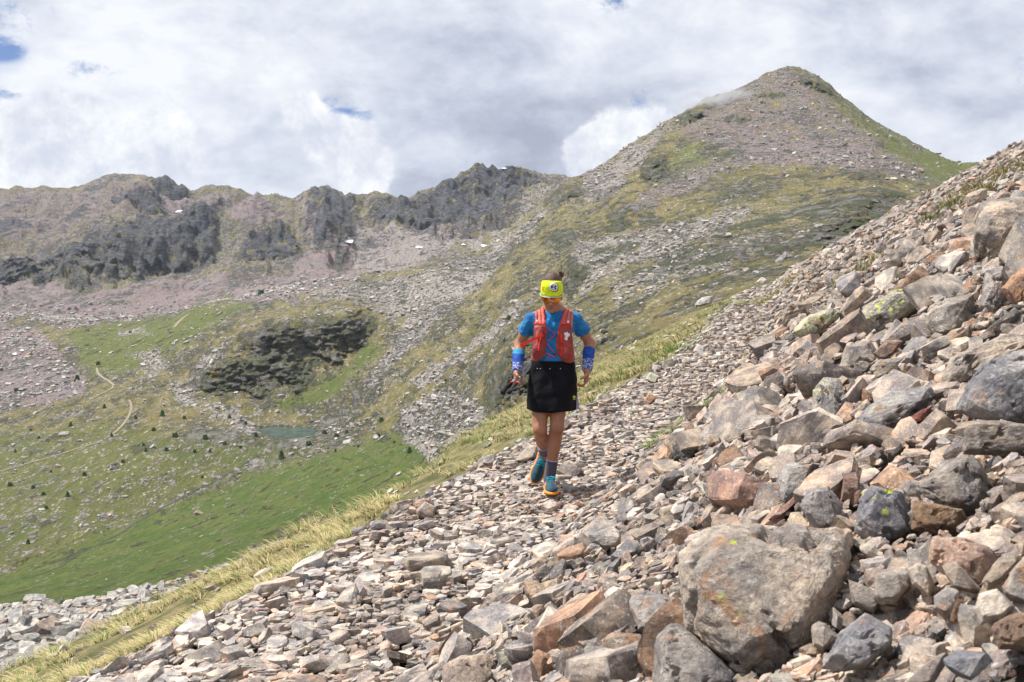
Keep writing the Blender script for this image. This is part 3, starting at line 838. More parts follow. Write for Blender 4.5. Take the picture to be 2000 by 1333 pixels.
# ------------------------------------------------------------------ boulders one can tell apart
G, GB, GD, TN, RS, RD, PL, DK = (.335, .325, .31), (.30, .305, .32), (.235, .232, .235), (.37, .32, .27), (.34, .225, .15), (.27, .135, .115), (.45, .43, .40), (.17, .165, .165)
BOULD = [
 # outline, tint, lichen, thickness, levels, label
 ([(1292, 1128), (1322, 1072), (1385, 1031), (1450, 1028), (1520, 1044), (1590, 1042), (1660, 1034), (1682, 1060), (1672, 1115), (1650, 1170), (1622, 1240), (1585, 1300), (1530, 1335), (1480, 1352), (1440, 1320), (1388, 1282), (1330, 1232), (1306, 1214), (1335, 1180), (1314, 1150)], (.42, .385, .34), .25, .42, 5, "huge tan and grey boulder with orange stains and an overhanging lower edge"),
 ([(1282, 1245), (1310, 1215), (1350, 1235), (1400, 1290), (1450, 1322), (1450, 1370), (1275, 1370)], (.24, .235, .235), .2, .5, 4, "dark grey slab wedged under the huge stained boulder"),
 ([(1218, 1168), (1262, 1155), (1312, 1168), (1326, 1205), (1290, 1245), (1238, 1242)], (.29, .29, .30), .25, .5, 4, "blue grey crusted block touching the left flank of the huge stained boulder"),
 ([(1176, 1252), (1200, 1238), (1250, 1240), (1282, 1262), (1278, 1300), (1240, 1322), (1212, 1350), (1190, 1310)], (.34, .27, .21), .0, .6, 4, "brown rust faced rock with a rounded top beside the dark grey slab"),
 ([(1072, 1360), (1105, 1295), (1150, 1260), (1192, 1268), (1216, 1310), (1224, 1365)], (.35, .34, .31), .8, .5, 4, "pale boulder speckled with yellow green lichen cut by the lower picture edge"),
 ([(1008, 1360), (1032, 1300), (1050, 1264), (1072, 1278), (1084, 1295), (1062, 1360)], (.36, .235, .16), .0, .4, 3, "upright rust brown slab leaning beside the yellow speckled boulder"),
 ([(863, 1300), (900, 1281), (958, 1278), (968, 1300), (962, 1365), (868, 1365)], TN, .0, .5, 4, "broad tan block cut by the lower picture edge among small stones"),
 ([(966, 1274), (1000, 1266), (1032, 1268), (1035, 1286), (1010, 1312), (976, 1302)], (.31, .31, .27), .9, .5, 3, "squat grey stone with yellow lichen just above the upright rust brown slab"),
 ([(1148, 1044), (1198, 1028), (1220, 1048), (1206, 1070), (1172, 1074), (1154, 1060)], PL, .0, .4, 3, "pale flat rock lying alone beside the dusty patch of the path"),
 ([(1022, 1135), (1048, 1136), (1080, 1154), (1082, 1168), (1060, 1183), (1038, 1180), (1026, 1160)], (.42, .33, .24), .0, .7, 3, "honey brown cube shaped stone on the small scree of the path"),
 ([(1606, 1305), (1640, 1240), (1690, 1196), (1738, 1225), (1748, 1252), (1720, 1276), (1690, 1306), (1640, 1312)], GB, .3, .5, 4, "large blue grey slab sloping down to the right of the huge boulder's foot"),
 ([(1701, 1181), (1712, 1120), (1760, 1110), (1776, 1116), (1779, 1146), (1742, 1186)], (.31, .295, .27), .0, .55, 3, "grey brown wedge with a sharp ridge between the huge boulder and a whitish long stone"),
 ([(1772, 1112), (1790, 1095), (1810, 1106), (1828, 1150), (1815, 1168), (1782, 1142)], PL, .0, .45, 3, "whitish long stone standing on end right of the sharp ridged wedge"),
 ([(1836, 1102), (1868, 1098), (1916, 1150), (1920, 1158), (1898, 1160), (1858, 1146)], (.29, .26, .235), .0, .5, 3, "brown grey block leaning against the pinkish cracked slab"),
 ([(1914, 1140), (1950, 1090), (1990, 1074), (1995, 1092), (1955, 1136), (1925, 1152)], (.38, .33, .27), .0, .4, 3, "long tan stone propped up against the pinkish cracked slab"),
 ([(1904, 1190), (1910, 1160), (1948, 1150), (1984, 1186), (1960, 1206), (1914, 1222)], PL, .0, .4, 3, "light grey polygonal slab facing up near the right picture edge"),
 ([(1824, 1165), (1850, 1145), (1876, 1154), (1871, 1182), (1846, 1213), (1824, 1190)], (.47, .46, .44), .0, .5, 3, "whitish block with a narrow rust brown stone at its side"),
 ([(1852, 1220), (1868, 1170), (1883, 1170), (1880, 1196), (1858, 1226)], RS, .0, .35, 2, "narrow rust brown stone leaning on the whitish block"),
 ([(1841, 1286), (1870, 1270), (1930, 1275), (1939, 1291), (1896, 1333), (1850, 1311)], (.37, .375, .39), .0, .4, 3, "smooth blue grey slab in the corner at the lower right"),
 ([(1956, 1146), (1984, 1106), (2030, 1092), (2030, 1196), (1985, 1182), (1962, 1162)], (.35, .345, .335), .0, .5, 3, "grey angular block cut by the right picture edge above a rusty rock"),
 ([(1934, 1222), (1985, 1195), (2030, 1190), (2030, 1272), (1950, 1268), (1958, 1242)], (.35, .25, .18), .0, .5, 4, "rusty brown layered rock cut by the right picture edge"),
 ([(1583, 1222), (1600, 1214), (1612, 1218), (1641, 1248), (1608, 1276), (1588, 1262)], (.38, .35, .31), .0, .5, 3, "small tan block below the overhang of the huge stained boulder"),
 ([(1803, 1086), (1822, 1050), (1880, 1050), (1932, 1070), (1948, 1086), (1922, 1152), (1880, 1108), (1840, 1120)], (.38, .29, .25), .0, .35, 4, "pinkish slab with a reddish cracked face tilted towards the viewer"),
 ([(1656, 1130), (1690, 1146), (1718, 1158), (1722, 1182), (1708, 1200), (1664, 1180)], (.27, .25, .23), .0, .5, 3, "banded brown grey stone in the gap beside the huge stained boulder"),
 ([(1757, 1350), (1790, 1310), (1832, 1280), (1850, 1274), (1846, 1300), (1812, 1355)], (.38, .33, .28), .0, .4, 3, "long tan slab running down to the picture edge beside the smooth blue grey slab"),
 ([(1670, 1040), (1680, 975), (1702, 950), (1760, 960), (1772, 1000), (1786, 1044), (1742, 1058), (1700, 1056)], (.28, .28, .30), .5, .6, 4, "big blue grey block with pale lichen rings above the sharp ridged wedge"),
 ([(1780, 1035), (1781, 975), (1832, 985), (1880, 996), (1890, 1016), (1870, 1038), (1820, 1042)], (.27, .19, .125), .0, .5, 4, "dark rust block squeezed under an orange blotched boulder"),
 ([(1784, 956), (1850, 900), (1892, 888), (1926, 908), (1938, 962), (1905, 996), (1850, 992), (1800, 968)], (.29, .275, .26), .55, .5, 4, "grey boulder with orange blotches and a dark hollow beneath its right end"),
 ([(1868, 800), (1890, 750), (1920, 708), (1958, 688), (2050, 676), (2050, 826), (1975, 845), (1902, 817)], (.31, .315, .32), .15, .5, 5, "massive grey boulder cut by the right picture edge, with fissured face"),
 ([(1872, 886), (1878, 832), (1900, 819), (1975, 847), (2050, 832), (2050, 884), (1970, 890), (1905, 884)], (.30, .265, .225), .1, .5, 4, "brown grey ledge directly below the massive fissured boulder"),
 ([(1648, 850), (1692, 798), (1735, 768), (1830, 749), (1836, 770), (1815, 791), (1780, 791), (1748, 832), (1700, 870), (1652, 872)], (.26, .265, .275), .15, .35, 4, "long dark grey slab lying diagonally with a thin pointed upper end"),
 ([(1766, 822), (1798, 802), (1822, 792), (1816, 816), (1782, 833)], (.22, .10, .085), .0, .4, 3, "dark wine red wedge lying on the long diagonal slab"),
 ([(1677, 762), (1725, 745), (1785, 721), (1792, 729), (1722, 782), (1690, 799), (1678, 790)], RS, .0, .4, 3, "rust orange slab with a thin grey edge above the long diagonal slab"),
 ([(1582, 845), (1588, 762), (1610, 738), (1642, 740), (1657, 770), (1638, 820), (1602, 876), (1583, 872)], (.36, .355, .335), .55, .4, 4, "tall pale grey slab standing on end with yellow lichen at its foot"),
 ([(1628, 816), (1652, 785), (1688, 797), (1682, 816), (1650, 840), (1630, 836)], (.36, .27, .22), .0, .7, 4, "rounded pinkish brown rock resting against the tall pale slab"),
 ([(1695, 726), (1714, 704), (1770, 698), (1767, 720), (1726, 743), (1700, 740)], (.35, .335, .30), .3, .6, 4, "rounded oblong grey tan rock above the rust orange slab"),
 ([(1842, 748), (1850, 714), (1926, 698), (1897, 735), (1862, 752)], TN, .0, .4, 3, "tan block tucked in at the left of the massive fissured boulder"),
 ([(1308, 862), (1320, 854), (1360, 852), (1373, 880), (1346, 912), (1314, 906)], (.20, .195, .19), .15, .8, 4, "dark cube like boulder at the right edge of the path"),
 ([(1364, 856), (1380, 830), (1432, 812), (1442, 828), (1402, 870), (1376, 876)], (.34, .335, .33), .0, .4, 3, "grey sloping slab just above the dark cube like boulder"),
 ([(1387, 882), (1424, 851), (1433, 876), (1412, 894)], (.36, .20, .13), .0, .6, 3, "bright rust stone behind the dark cube like boulder"),
 ([(1455, 816), (1470, 784), (1510, 764), (1514, 776), (1480, 806)], (.33, .335, .35), .0, .4, 3, "blue grey angular block on the bank above the path"),
 ([(1474, 829), (1510, 804), (1538, 814), (1532, 826), (1500, 843)], (.38, .285, .235), .0, .4, 3, "flat pinkish red slab with a cracked top on the bank"),
 ([(1415, 808), (1440, 786), (1443, 801), (1430, 814)], (.37, .24, .17), .0, .5, 2, "small orange brown stone by the flat pinkish slab"),
 ([(1470, 872), (1480, 850), (1525, 858), (1531, 896), (1500, 892)], (.24, .22, .20), .4, .6, 3, "brown grey block with a yellow lichen spot over a small cave"),
 ([(1520, 928), (1535, 905), (1592, 903), (1572, 938), (1578, 960), (1528, 988), (1516, 958)], (.31, .31, .315), .2, .6, 4, "split block with a pale top and dark steep front in the middle of the bank"),
 ([(1547, 906), (1590, 893), (1598, 906), (1562, 919)], (.30, .155, .13), .0, .4, 3, "dark red brick shaped stone lying on the split block"),
 ([(1562, 985), (1580, 958), (1620, 948), (1640, 975), (1646, 1002), (1625, 1032), (1600, 1042), (1576, 1012)], (.43, .415, .385), .0, .5, 4, "pale rounded boulder sitting on top of the huge stained boulder"),
 ([(1268, 946), (1300, 924), (1326, 950), (1300, 976), (1288, 972)], (.29, .25, .215), .0, .5, 3, "brown square faced stone at the path edge"),
 ([(1330, 946), (1338, 912), (1354, 908), (1372, 936), (1346, 962)], (.37, .345, .31), .0, .5, 3, "light tan upright stone between the dark cube like boulder and the path"),
 ([(1289, 992), (1320, 984), (1336, 1002), (1312, 1030), (1291, 1026)], (.32, .28, .235), .0, .5, 3, "tan grey block half buried below the brown square faced stone"),
 ([(1251, 791), (1268, 767), (1289, 780), (1264, 792)], (.42, .27, .17), .0, .6, 3, "orange pyramid shaped stone on the path behind the runner"),
 ([(1498, 1018), (1556, 964), (1571, 968), (1522, 1012)], (.36, .24, .20), .0, .3, 2, "thin reddish slab slanting above the huge stained boulder"),
 ([(1903, 532), (1898, 455), (1914, 398), (1960, 387), (2050, 382), (2050, 462), (1975, 496), (1922, 536)], (.36, .32, .275), .35, .55, 5, "towering tan boulder at the upper right with yellow lichen near its top"),
 ([(1911, 602), (1925, 530), (1960, 519), (1977, 560), (1960, 602), (1930, 627), (1914, 622)], (.33, .315, .30), .0, .5, 4, "grey block standing under the towering tan boulder"),
 ([(1954, 562), (1990, 528), (2040, 505), (2040, 600), (1990, 603), (1965, 582)], (.34, .22, .15), .0, .5, 4, "rust orange block cut by the right picture edge below the towering boulder"),
 ([(1670, 640), (1690, 600), (1740, 568), (1822, 553), (1847, 560), (1842, 582), (1792, 597), (1762, 622), (1702, 662), (1675, 664)], (.30, .285, .27), 1.15, .4, 5, "wide slab dotted with many bright yellow lichens, overhanging a gap"),
 ([(1807, 616), (1850, 585), (1900, 576), (1905, 622), (1862, 662), (1810, 667)], (.29, .275, .25), .15, .7, 4, "squared grey brown block with a flat top right of the lichen dotted slab"),
 ([(1839, 546), (1890, 536), (1894, 553), (1862, 572), (1842, 570)], (.35, .35, .345), .0, .5, 3, "light grey flat topped block above the squared grey brown one"),
 ([(1881, 560), (1920, 557), (1919, 587), (1886, 574)], (.32, .325, .335), .0, .5, 3, "small blue grey stone wedged beside the light flat topped block"),
 ([(1718, 672), (1760, 630), (1802, 627), (1806, 641), (1770, 667), (1724, 676)], (.24, .225, .22), .0, .35, 3, "dark slanting slab under the overhang of the lichen dotted slab"),
 ([(1704, 692), (1730, 665), (1767, 663), (1746, 692), (1720, 707)], (.25, .185, .15), .0, .45, 3, "dark rusty stone below the dark slanting slab"),
 ([(1640, 716), (1654, 668), (1700, 664), (1722, 700), (1692, 732), (1650, 740)], (.29, .275, .26), .3, .5, 4, "grey weathered block below the left end of the lichen dotted slab"),
 ([(1824, 682), (1858, 645), (1892, 638), (1902, 665), (1882, 692), (1834, 697)], (.34, .265, .21), .0, .6, 3, "rounded rust tinted rock in front of the squared grey brown block"),
 ([(1838, 742), (1858, 700), (1912, 668), (1990, 650), (2050, 655), (1902, 742), (1852, 762)], (.36, .325, .285), .0, .3, 4, "broad smooth tan slab above the massive fissured boulder"),
 ([(1545, 652), (1570, 620), (1620, 603), (1654, 608), (1602, 652), (1572, 667)], (.39, .385, .34), 1.0, .35, 4, "pale whitish slab with yellow lichen at the upper end of the path"),
 ([(1606, 667), (1620, 638), (1652, 655), (1646, 682), (1610, 680)], (.29, .29, .29), .5, .5, 3, "grey stone with lichen between the pale slab and the lichen dotted slab"),
 ([(1600, 507), (1608, 486), (1626, 484), (1624, 504)], (.36, .37, .33), .6, .5, 2, "pale green grey stone on the skyline of the scree slope"),
 ([(1353, 598), (1370, 581), (1394, 577), (1391, 592), (1362, 600)], (.35, .355, .35), .0, .6, 2, "grey boulder sitting alone in the grass below the path's bend"),
 ([(1477, 551), (1488, 541), (1499, 547), (1490, 557)], (.46, .46, .44), .0, .6, 2, "whitish stone in the grass on the spur crest"),
 ([(1350, 690), (1362, 672), (1380, 676), (1374, 692)], (.36, .36, .37), .0, .6, 2, "blue grey stone at the grass edge left of the far path"),
 ([(1258, 742), (1270, 728), (1290, 735), (1280, 752)], (.38, .40, .33), .9, .6, 2, "greenish lichen covered stone on the grass edge right of the runner"),
 ([(1000, 905), (1030, 868), (1052, 870), (1046, 896), (1020, 910)], (.35, .325, .29), .0, .5, 2, "tan grey rock on the outer rim of the path left of the runner's feet"),
 ([(808, 1000), (830, 980), (852, 990), (850, 1012), (822, 1014)], (.40, .36, .32), .0, .6, 2, "pale block on the scree rim with a rust tinged right side"),
 ([(1395, 1032), (1425, 1020), (1440, 1032), (1420, 1044)], (.42, .36, .30), .0, .4, 2, "small tan stone lying on the upper edge of the huge stained boulder"),
]
def surf_hit(px, py):
    r = ray(px, py); r = r / r[1]
    ys = np.concatenate([np.linspace(1.3, 12, 320), np.linspace(12.1, 120, 700)])
    d = r[2] * ys - surf(r[0] * ys, ys, False)
    k = np.where(d < 0)[0]
    return ys[k[0]] if len(k) else 60.0

def make_boulder(spec, seed):
    outl, tint, lich, thick, lev, label = spec
    q = np.array(outl, float); c = q.mean(0); w_, h_ = np.ptp(q, axis=0)
    foot = surf_hit(c[0], c[1] + 0.12 * h_)
    size = max(w_, h_) / F * foot
    yc = foot - 0.16 * size
    n = nslope(np.array(ray(c[0], c[1])[0] * yc), np.array(yc))
    view = -ray(*c) / np.linalg.norm(ray(*c))
    face = n * .55 + view * .75; face /= np.linalg.norm(face)
    t = thick * min(w_, h_) / F * foot * 1.25
    rr = np.random.default_rng(seed)
    pts = []
    c2 = c + np.array([0, -.07 * h_])
    for (x, y) in q:
        up = (c[1] - y) / max(h_, 1)                     # upper rim lies further back on the slope
        yi = yc + up * 0.45 * size * (h_ / max(w_, h_)) + rr.uniform(-.03, .03) * size
        pts.append(P(x, y, yi))
        f = rr.uniform(.55, .84); x2, y2 = c2 + (np.array([x, y]) - c2) * f
        pts.append(P(x2, y2, yi - t * rr.uniform(.55, .95)))
        f = rr.uniform(.6, .85); x2, y2 = c + (np.array([x, y]) - c) * f
        pts.append(P(x2, y2, yi + t * rr.uniform(.6, 1.1)))
    V, T = hull_mesh(np.array(pts))
    o0 = V.mean(0)
    V, T = detailed(V - o0, T, lev, .022 if lev > 3 else .022, seed, .0, 3.4, 22 if lev > 4 else 9)
    if lev > 3:       # deep fractures and shelves on the big ones
        N = vnormals(V, T); s_ = np.ptp(V, axis=0).max()
        fr = ridged(V / s_ * 2.1 + seed, 3, .5)
        V = V - N * (sstep(fr, .74, .90) * .065 * s_)[:, None] + N * (ridged(V / s_ * 13 + seed, 5, .62) * .010 * s_)[:, None]
    tc = np.tile(np.array([*(np.array(tint) * 1.12 * np.array([1.06, .985, .93])), lich]), (len(V), 1))
    o = mesh_np('boulder', V, T, M_ROCK_RUST if ('orange' in label or 'rust' in label) else M_ROCK, True, {'tint': tc}, sharp=26 if lev > 3 else 22)
    o.location = o0
    tag(o, label, 'boulder', 'boulders lying on the scree slope')
    hx, hy, _ = proj(V + o0)
    an = np.linspace(0, 2 * PI, 20, endpoint=False)
    hq = []
    for a_ in an:
        k = np.argmax(hx * math.cos(a_) + hy * math.sin(a_)); hq.append((hx[k], hy[k]))
    BANS.append((np.array(hq), yc, label))
    return o
boulders = [make_boulder(sp, i + 3) for i, sp in enumerate(BOULD)]

# ------------------------------------------------------------------ loose scree: the largest 300 as stones of their own, the rest one mass
def find_shoe():
    for y in np.linspace(6.2, 9, 600):
        q = P(1076, 966, y)
        if q[2] < surf(np.array(q[0]), np.array(y)) + .045: return q
SHOE = find_shoe()
print('shoe', SHOE)
def sample_scree(n_total):
    sr = np.random.default_rng(99)
    out = []
    # sample evenly in picture area, so that every distance is covered by stones a few pixels across
    px = sr.uniform(-160, 2160, n_total); py = sr.uniform(230, 1480, n_total)
    u, v = (px - 1000) / F, (666.5 - py) / F
    ry = CP + v * SP; rx = u / ry; rz = (-SP + v * CP) / ry
    yy = 1.35 * (95 / 1.35) ** np.linspace(0, 1, 260)
    Y = np.full(n_total, np.nan)
    for k in range(len(yy)):
        z = surf(rx * yy[k], np.full(n_total, yy[k]), False)
        hit = np.isnan(Y) & (rz * yy[k] < z)
        if hit.any():
            if k == 0: Y[hit] = -1; continue
            Y[hit] = yy[k - 1] + (yy[k] - yy[k - 1]) * sr.uniform(0, 1, hit.sum())
    ok = np.isfinite(Y) & (Y > 1.4)
    return rx[ok] * Y[ok], Y[ok], sr

def build_scree():
    X, Y, sr = sample_scree(110000)
    s, w, g = grass_amount(X, Y)
    D = np.hypot(X, Y)
    keep = (g < .5) | ((sr.uniform(size=len(X)) < .10) & (w > -10))
    X, Y, w, g, s, D = [a[keep] for a in (X, Y, w, g, s, D)]
    n = len(X)
    # size: small on the trodden path, larger up the bank; never below about two pixels
    zone = sstep(w, .3, 1.6)
    base = np.where(zone > .5, .120, .082) * (1 + .25 * sstep(D, 6, 20))
    base = np.minimum(base, D * np.where(zone > .5, .021, .0150 + .0065 * sstep(D, 6.5, 4.0)))
    base = base * (1 - .42 * sstep(s, 5.5, 9) * sstep(.80 - np.abs(w - .0), 0, .3))
    base = base * np.where((w > .8) & (sr.uniform(size=n) < .10 + .09 * (s < 13)), sr.uniform(1.6, 3.1, n), 1)
    size = base * np.exp(sr.normal(0, .44, n)) * (1 + 0.6 * zone * (sr.uniform(size=n) < .10))
    size = np.where(sr.uniform(size=n) < .28, size * .5, size)
    size = np.clip(size, .02, np.where(w > .7, .42, .28))
    floor_ = D * 0.0044 * (1 + .5 * sr.uniform(size=n))
    size = np.maximum(size, floor_)
    # thin out: about three layers of stones whatever their size in the picture
    dens = 110000 / (2320.0 * 1250.0)
    lay = dens * (size / D * F) ** 2 * .45
    kp = sr.uniform(size=n) < np.minimum(1, 4.2 / lay)
    X, Y, w, g, s, D, zone, size = [a[kp] for a in (X, Y, w, g, s, D, zone, size)]; n = len(X)
    # grit and small stones that fill the hollows of the bank close by
    m2 = 15000; s2 = sr.uniform(1.5, 15, m2); w2 = sr.uniform(-.4, 6.5, m2); d2 = w2 + path_centre(s2)
    X2, Y2 = s2 * SPH + d2 * CPH, s2 * CPH - d2 * SPH; D2 = np.hypot(X2, Y2)
    k2 = (Y2 > 1.3) & (np.abs(X2) < Y2 * .62 + .3); X2, Y2, s2, w2, D2 = [a[k2] for a in (X2, Y2, s2, w2, D2)]
    z2 = np.minimum(np.exp(sr.normal(-2.9, .35, len(X2))), D2 * .016)
    X, Y, w, g, s, D, zone, size = [np.concatenate(t) for t in ((X, X2), (Y, Y2), (w, w2), (g, 0 * X2), (s, s2), (D, D2), (zone, sstep(w2, .3, 1.6)), (size, z2))]; n = len(X)
    N = nslope(X, Y)
    Z = surf(X, Y) + size * sr.uniform(-.10, .26, n)
    pos = np.stack([X, Y, Z], -1)
    tilt = np.abs(sr.normal(0, .24, n)) * (1 + 1.5 * zone); R = rot_frames(N, sr.uniform(0, 2 * PI, n), tilt, sr.uniform(0, 2 * PI, n))
    tint, kind = rand_tint(sr, n)
    # weathering by zone: rusty tongues in the upper scree, lichened old stones by the grass
    rz = sstep(fbm(np.stack([X, Y, Z], -1) * .35 + 40, 3), .05, .35) * zone
    tint = tint * (1 - .35 * rz[:, None]) + np.array([.36, .26, .20]) * (.35 * rz[:, None])
    old = sstep(-w + .35 * fbm(pos * 1.3, 2), .75, 1.35) * sstep(s, 8, 12)
    tint = tint * (1 - .5 * old[:, None]) + np.array([.30, .33, .25]) * (.5 * old[:, None])
    lich = np.clip(old * .95 + (sr.uniform(size=n) < .03) * .5, 0, 1)
    pale = (1 - zone) * sstep(fbm(pos * .8 + 3, 2), -.3, .3)
    tint = tint * (1 - .30 * pale[:, None]) + np.array([.43, .405, .375]) * (.30 * pale[:, None]); tint *= (1 + .16 * pale)[:, None]
    # keep the fronts of boulders clear
    px, py, dc = proj(pos)
    drop = np.zeros(n, bool)
    for bi, (q, yc, lb) in enumerate(BANS):
        m = (px > q[:, 0].min() - 12) & (px < q[:, 0].max() + 12) & (py > q[:, 1].min() - 12) & (py < q[:, 1].max() + 12) & (Y < yc * 1.25 + .3) & (Y > yc - 1.8)
        mi = np.where(m)[0]
        if not len(mi): continue
        bo = boulders[bi]; bv = BVHTree.FromPolygons([v.co for v in bo.data.vertices], [p_.vertices[:] for p_ in bo.data.polygons])
        org = -Vector(bo.location)
        for j in mi:
            dv = Vector(pos[j] + N[j] * size[j] * .3); dl = dv.length
            h = bv.ray_cast(org, dv / dl)
            if h[0] is None: continue
            hw = np.array(h[0]) + np.array(bo.location)
            if h[3] > dl - size[j] * .6 and hw[2] > surf(hw[0], hw[1]) - .02: drop[j] = True
            elif abs(h[3] - dl) < size[j] * .6: drop[j] = True
    # the runner's shoe stands on small stones only
    near_shoe = (np.hypot(X - SHOE[0], Y - SHOE[1]) < .26); size = np.where(near_shoe, np.minimum(size, .055), size); pos[:, 2] = np.where(near_shoe, surf(X, Y) + .008, pos[:, 2])
    kp = ~drop
    pos, size, R, tint, lich, px, py, dc, w, s, kind = [a[kp] for a in (pos, size, R, tint, lich, px, py, dc, w, s, kind)]
    n = len(pos)
    scr = size / dc * F
    inside = (px > 5) & (px < 1995) & (py > 5) & (py < 1325)
    order = np.argsort(-(scr * inside))
    big = order[:300]
    rest = np.ones(n, bool); rest[big] = False
    col4 = np.hstack([tint, lich[:, None]])
    hi = rest & (scr > 26)
    lo = rest & ~hi
    pid = sr.integers(0, 1000, n)
    V1, T1, C1 = scatter_mesh(PRO_HI, np.where(hi, pid % len(PRO_HI), -1), pos, R, size * 1.12, col4)
    V2, T2, C2 = scatter_mesh(PRO_LO, np.where(lo, pid % len(PRO_LO), -1), pos, R, size * 1.18, col4)
    V = np.vstack([V1, V2]); T = np.vstack([T1, T2 + len(V1)]); C = np.vstack([C1, C2])
    o = mesh_np('scree', V, T, M_STONE, False, {'tint': C})
    tag(o, 'loose angular schist scree covering the path and the slope', None, None, 'stuff')
    print('scree stones', n, 'tris', len(T))
    global TONE
    TONE = ['grey', 'pale grey', 'brownish', 'tan', 'pinkish', 'rust brown', 'dark grey', 'bluish grey', 'orange brown', 'dark red']
    for k, j in enumerate(big):
        V, T = PRO_HI[int(pid[j]) % len(PRO_HI)]
        if scr[j] > 42:
            V, T = subdiv(V, T)
            V = V + vnormals(V, T) * (fbm(V * 9 + j, 3) * .014)[:, None]
        Vw = V @ R[j].T * size[j] * 1.12
        so = mesh_np('stone', Vw, T, M_STONE, True, {'tint': np.tile(col4[j], (len(V), 1))}, sharp=28)
        so.location = pos[j]
        STONES.append((so, TONE[kind[j]], px[j], py[j], scr[j], w[j], float(np.ptp(PRO_HI[int(pid[j]) % len(PRO_HI)][0][:, 2]))))
    return pos, size
STONES = []
SCREE_POS, SCREE_SIZE = build_scree()

def label_stones():
    short = []
    for (q, yc, lb) in BANS:
        t = lb
        for cut in (' with', ' in ', ' at ', ' beside', ' cut', ' wedged', ' touching', ' lying', ' leaning', ' just', ' between', ' standing', ' facing', ' sitting', ' resting', ' below', ' above', ' under', ' squeezed', ' tucked', ' behind', ' on ', ' over', ' directly', ' tilted', ' running', ' propped', ' sloping', ' right', ' dotted', ' speckled', ' touch', ' half', ' slanting', ' from', ','):
            k = t.find(cut)
            if k > 12: t = t[:k]
        short.append(t)
    def rel(dx, dy):
        if abs(dx) > abs(dy) * 1.3: return 'right of' if dx > 0 else 'left of'
        return 'below' if dy > 0 else 'above'
    refs = [(q[:, 0].mean(), q[:, 1].mean(), 'the ' + sh, max(np.ptp(q[:, 0]), np.ptp(q[:, 1]))) for (q, yc, lb), sh in zip(BANS, short)]
    refs.append((1073, 960, "the runner's feet", 60))
    seen = {}
    for so, tone, x, y, sc_, w, thk in sorted(STONES, key=lambda t: -t[4]):
        form = 'flat' if thk < .36 else 'thick' if thk > .52 else 'angular'
        bd = sorted(refs, key=lambda r: math.hypot(r[0] - x, r[1] - y) - r[3] * .5)
        zone = 'on the path' if w < .5 else 'on the bank'
        cands = []
        for r_ in bd[:3]:
            dist = math.hypot(r_[0] - x, r_[1] - y) - r_[3] * .5
            near = 'just ' if dist < 45 else '' if dist < 160 else 'well '
            cands.append(f"{form} {tone} stone {near}{rel(x - r_[0], y - r_[1])} {r_[2]}")
            cands.append(f"larger {cands[-1]}" if sc_ > 75 else f"small {cands[-1]}")
        lab = next((c for c in cands if c not in seen and len(c.split()) <= 16), None)
        if lab is None: lab = next(c for c in cands if len(c.split()) <= 16)
        seen[lab] = 1
        tag(so, lab, 'stone', 'loose angular stones of the scree')
label_stones()

# ------------------------------------------------------------------ valley: tarn, stream, trail, snow, stones, shrubs
bpy.context.view_layer.update()
def hit(px, py):
    r = ray(px, py); r = r / np.linalg.norm(r)
    ok, loc, nor, idx = mount_o.ray_cast(Vector((0, 0, 0)), Vector(r), distance=9000)
    return (np.array(loc), np.array(nor)) if ok else (None, None)
def down(x, y):
    ok, loc, nor, idx = mount_o.ray_cast(Vector((x, y, 2000)), Vector((0, 0, -1)), distance=5000)
    return (np.array(loc), np.array(nor)) if ok else (None, None)

m, w, b = new_mat('tarn_water')
b.inputs['Base Color'].default_value = (.055, .11, .10, 1); b.inputs['Roughness'].default_value = .07; b.inputs['IOR'].default_value = 1.33
b.inputs['Specular IOR Level'].default_value = .5
pos = w.add('ShaderNodeNewGeometry').outputs['Position']
bm_ = w.add('ShaderNodeBump'); bm_.inputs['Strength'].default_value = .35; bm_.inputs['Distance'].default_value = .25
w.set(bm_, 'Height', w.noise(pos, 1.6, 3, .6)); w.set(b, 'Normal', bm_.outputs[0])
w.set(b, 'Base Color', w.mix(w.mr(w.noise(pos, .10, 5, .6), .4, .6), (.03, .062, .06, 1), (.07, .115, .105, 1)))
M_WATER = m
def fan(name, pts, mat):
    pts = np.array(pts); c = pts.mean(0); n = len(pts)
    V = np.vstack([pts, [c]]); T = np.array([[i, (i + 1) % n, n] for i in range(n)])
    return mesh_np(name, V, T, mat, True)
tp = np.array([(x, y, TARN_Z) for x, y in TARN_XY]); tc_ = tp.mean(0)
tarn = fan('tarn_water', tc_ + (tp - tc_) * 1.12, M_WATER); tag(tarn, kind='structure')

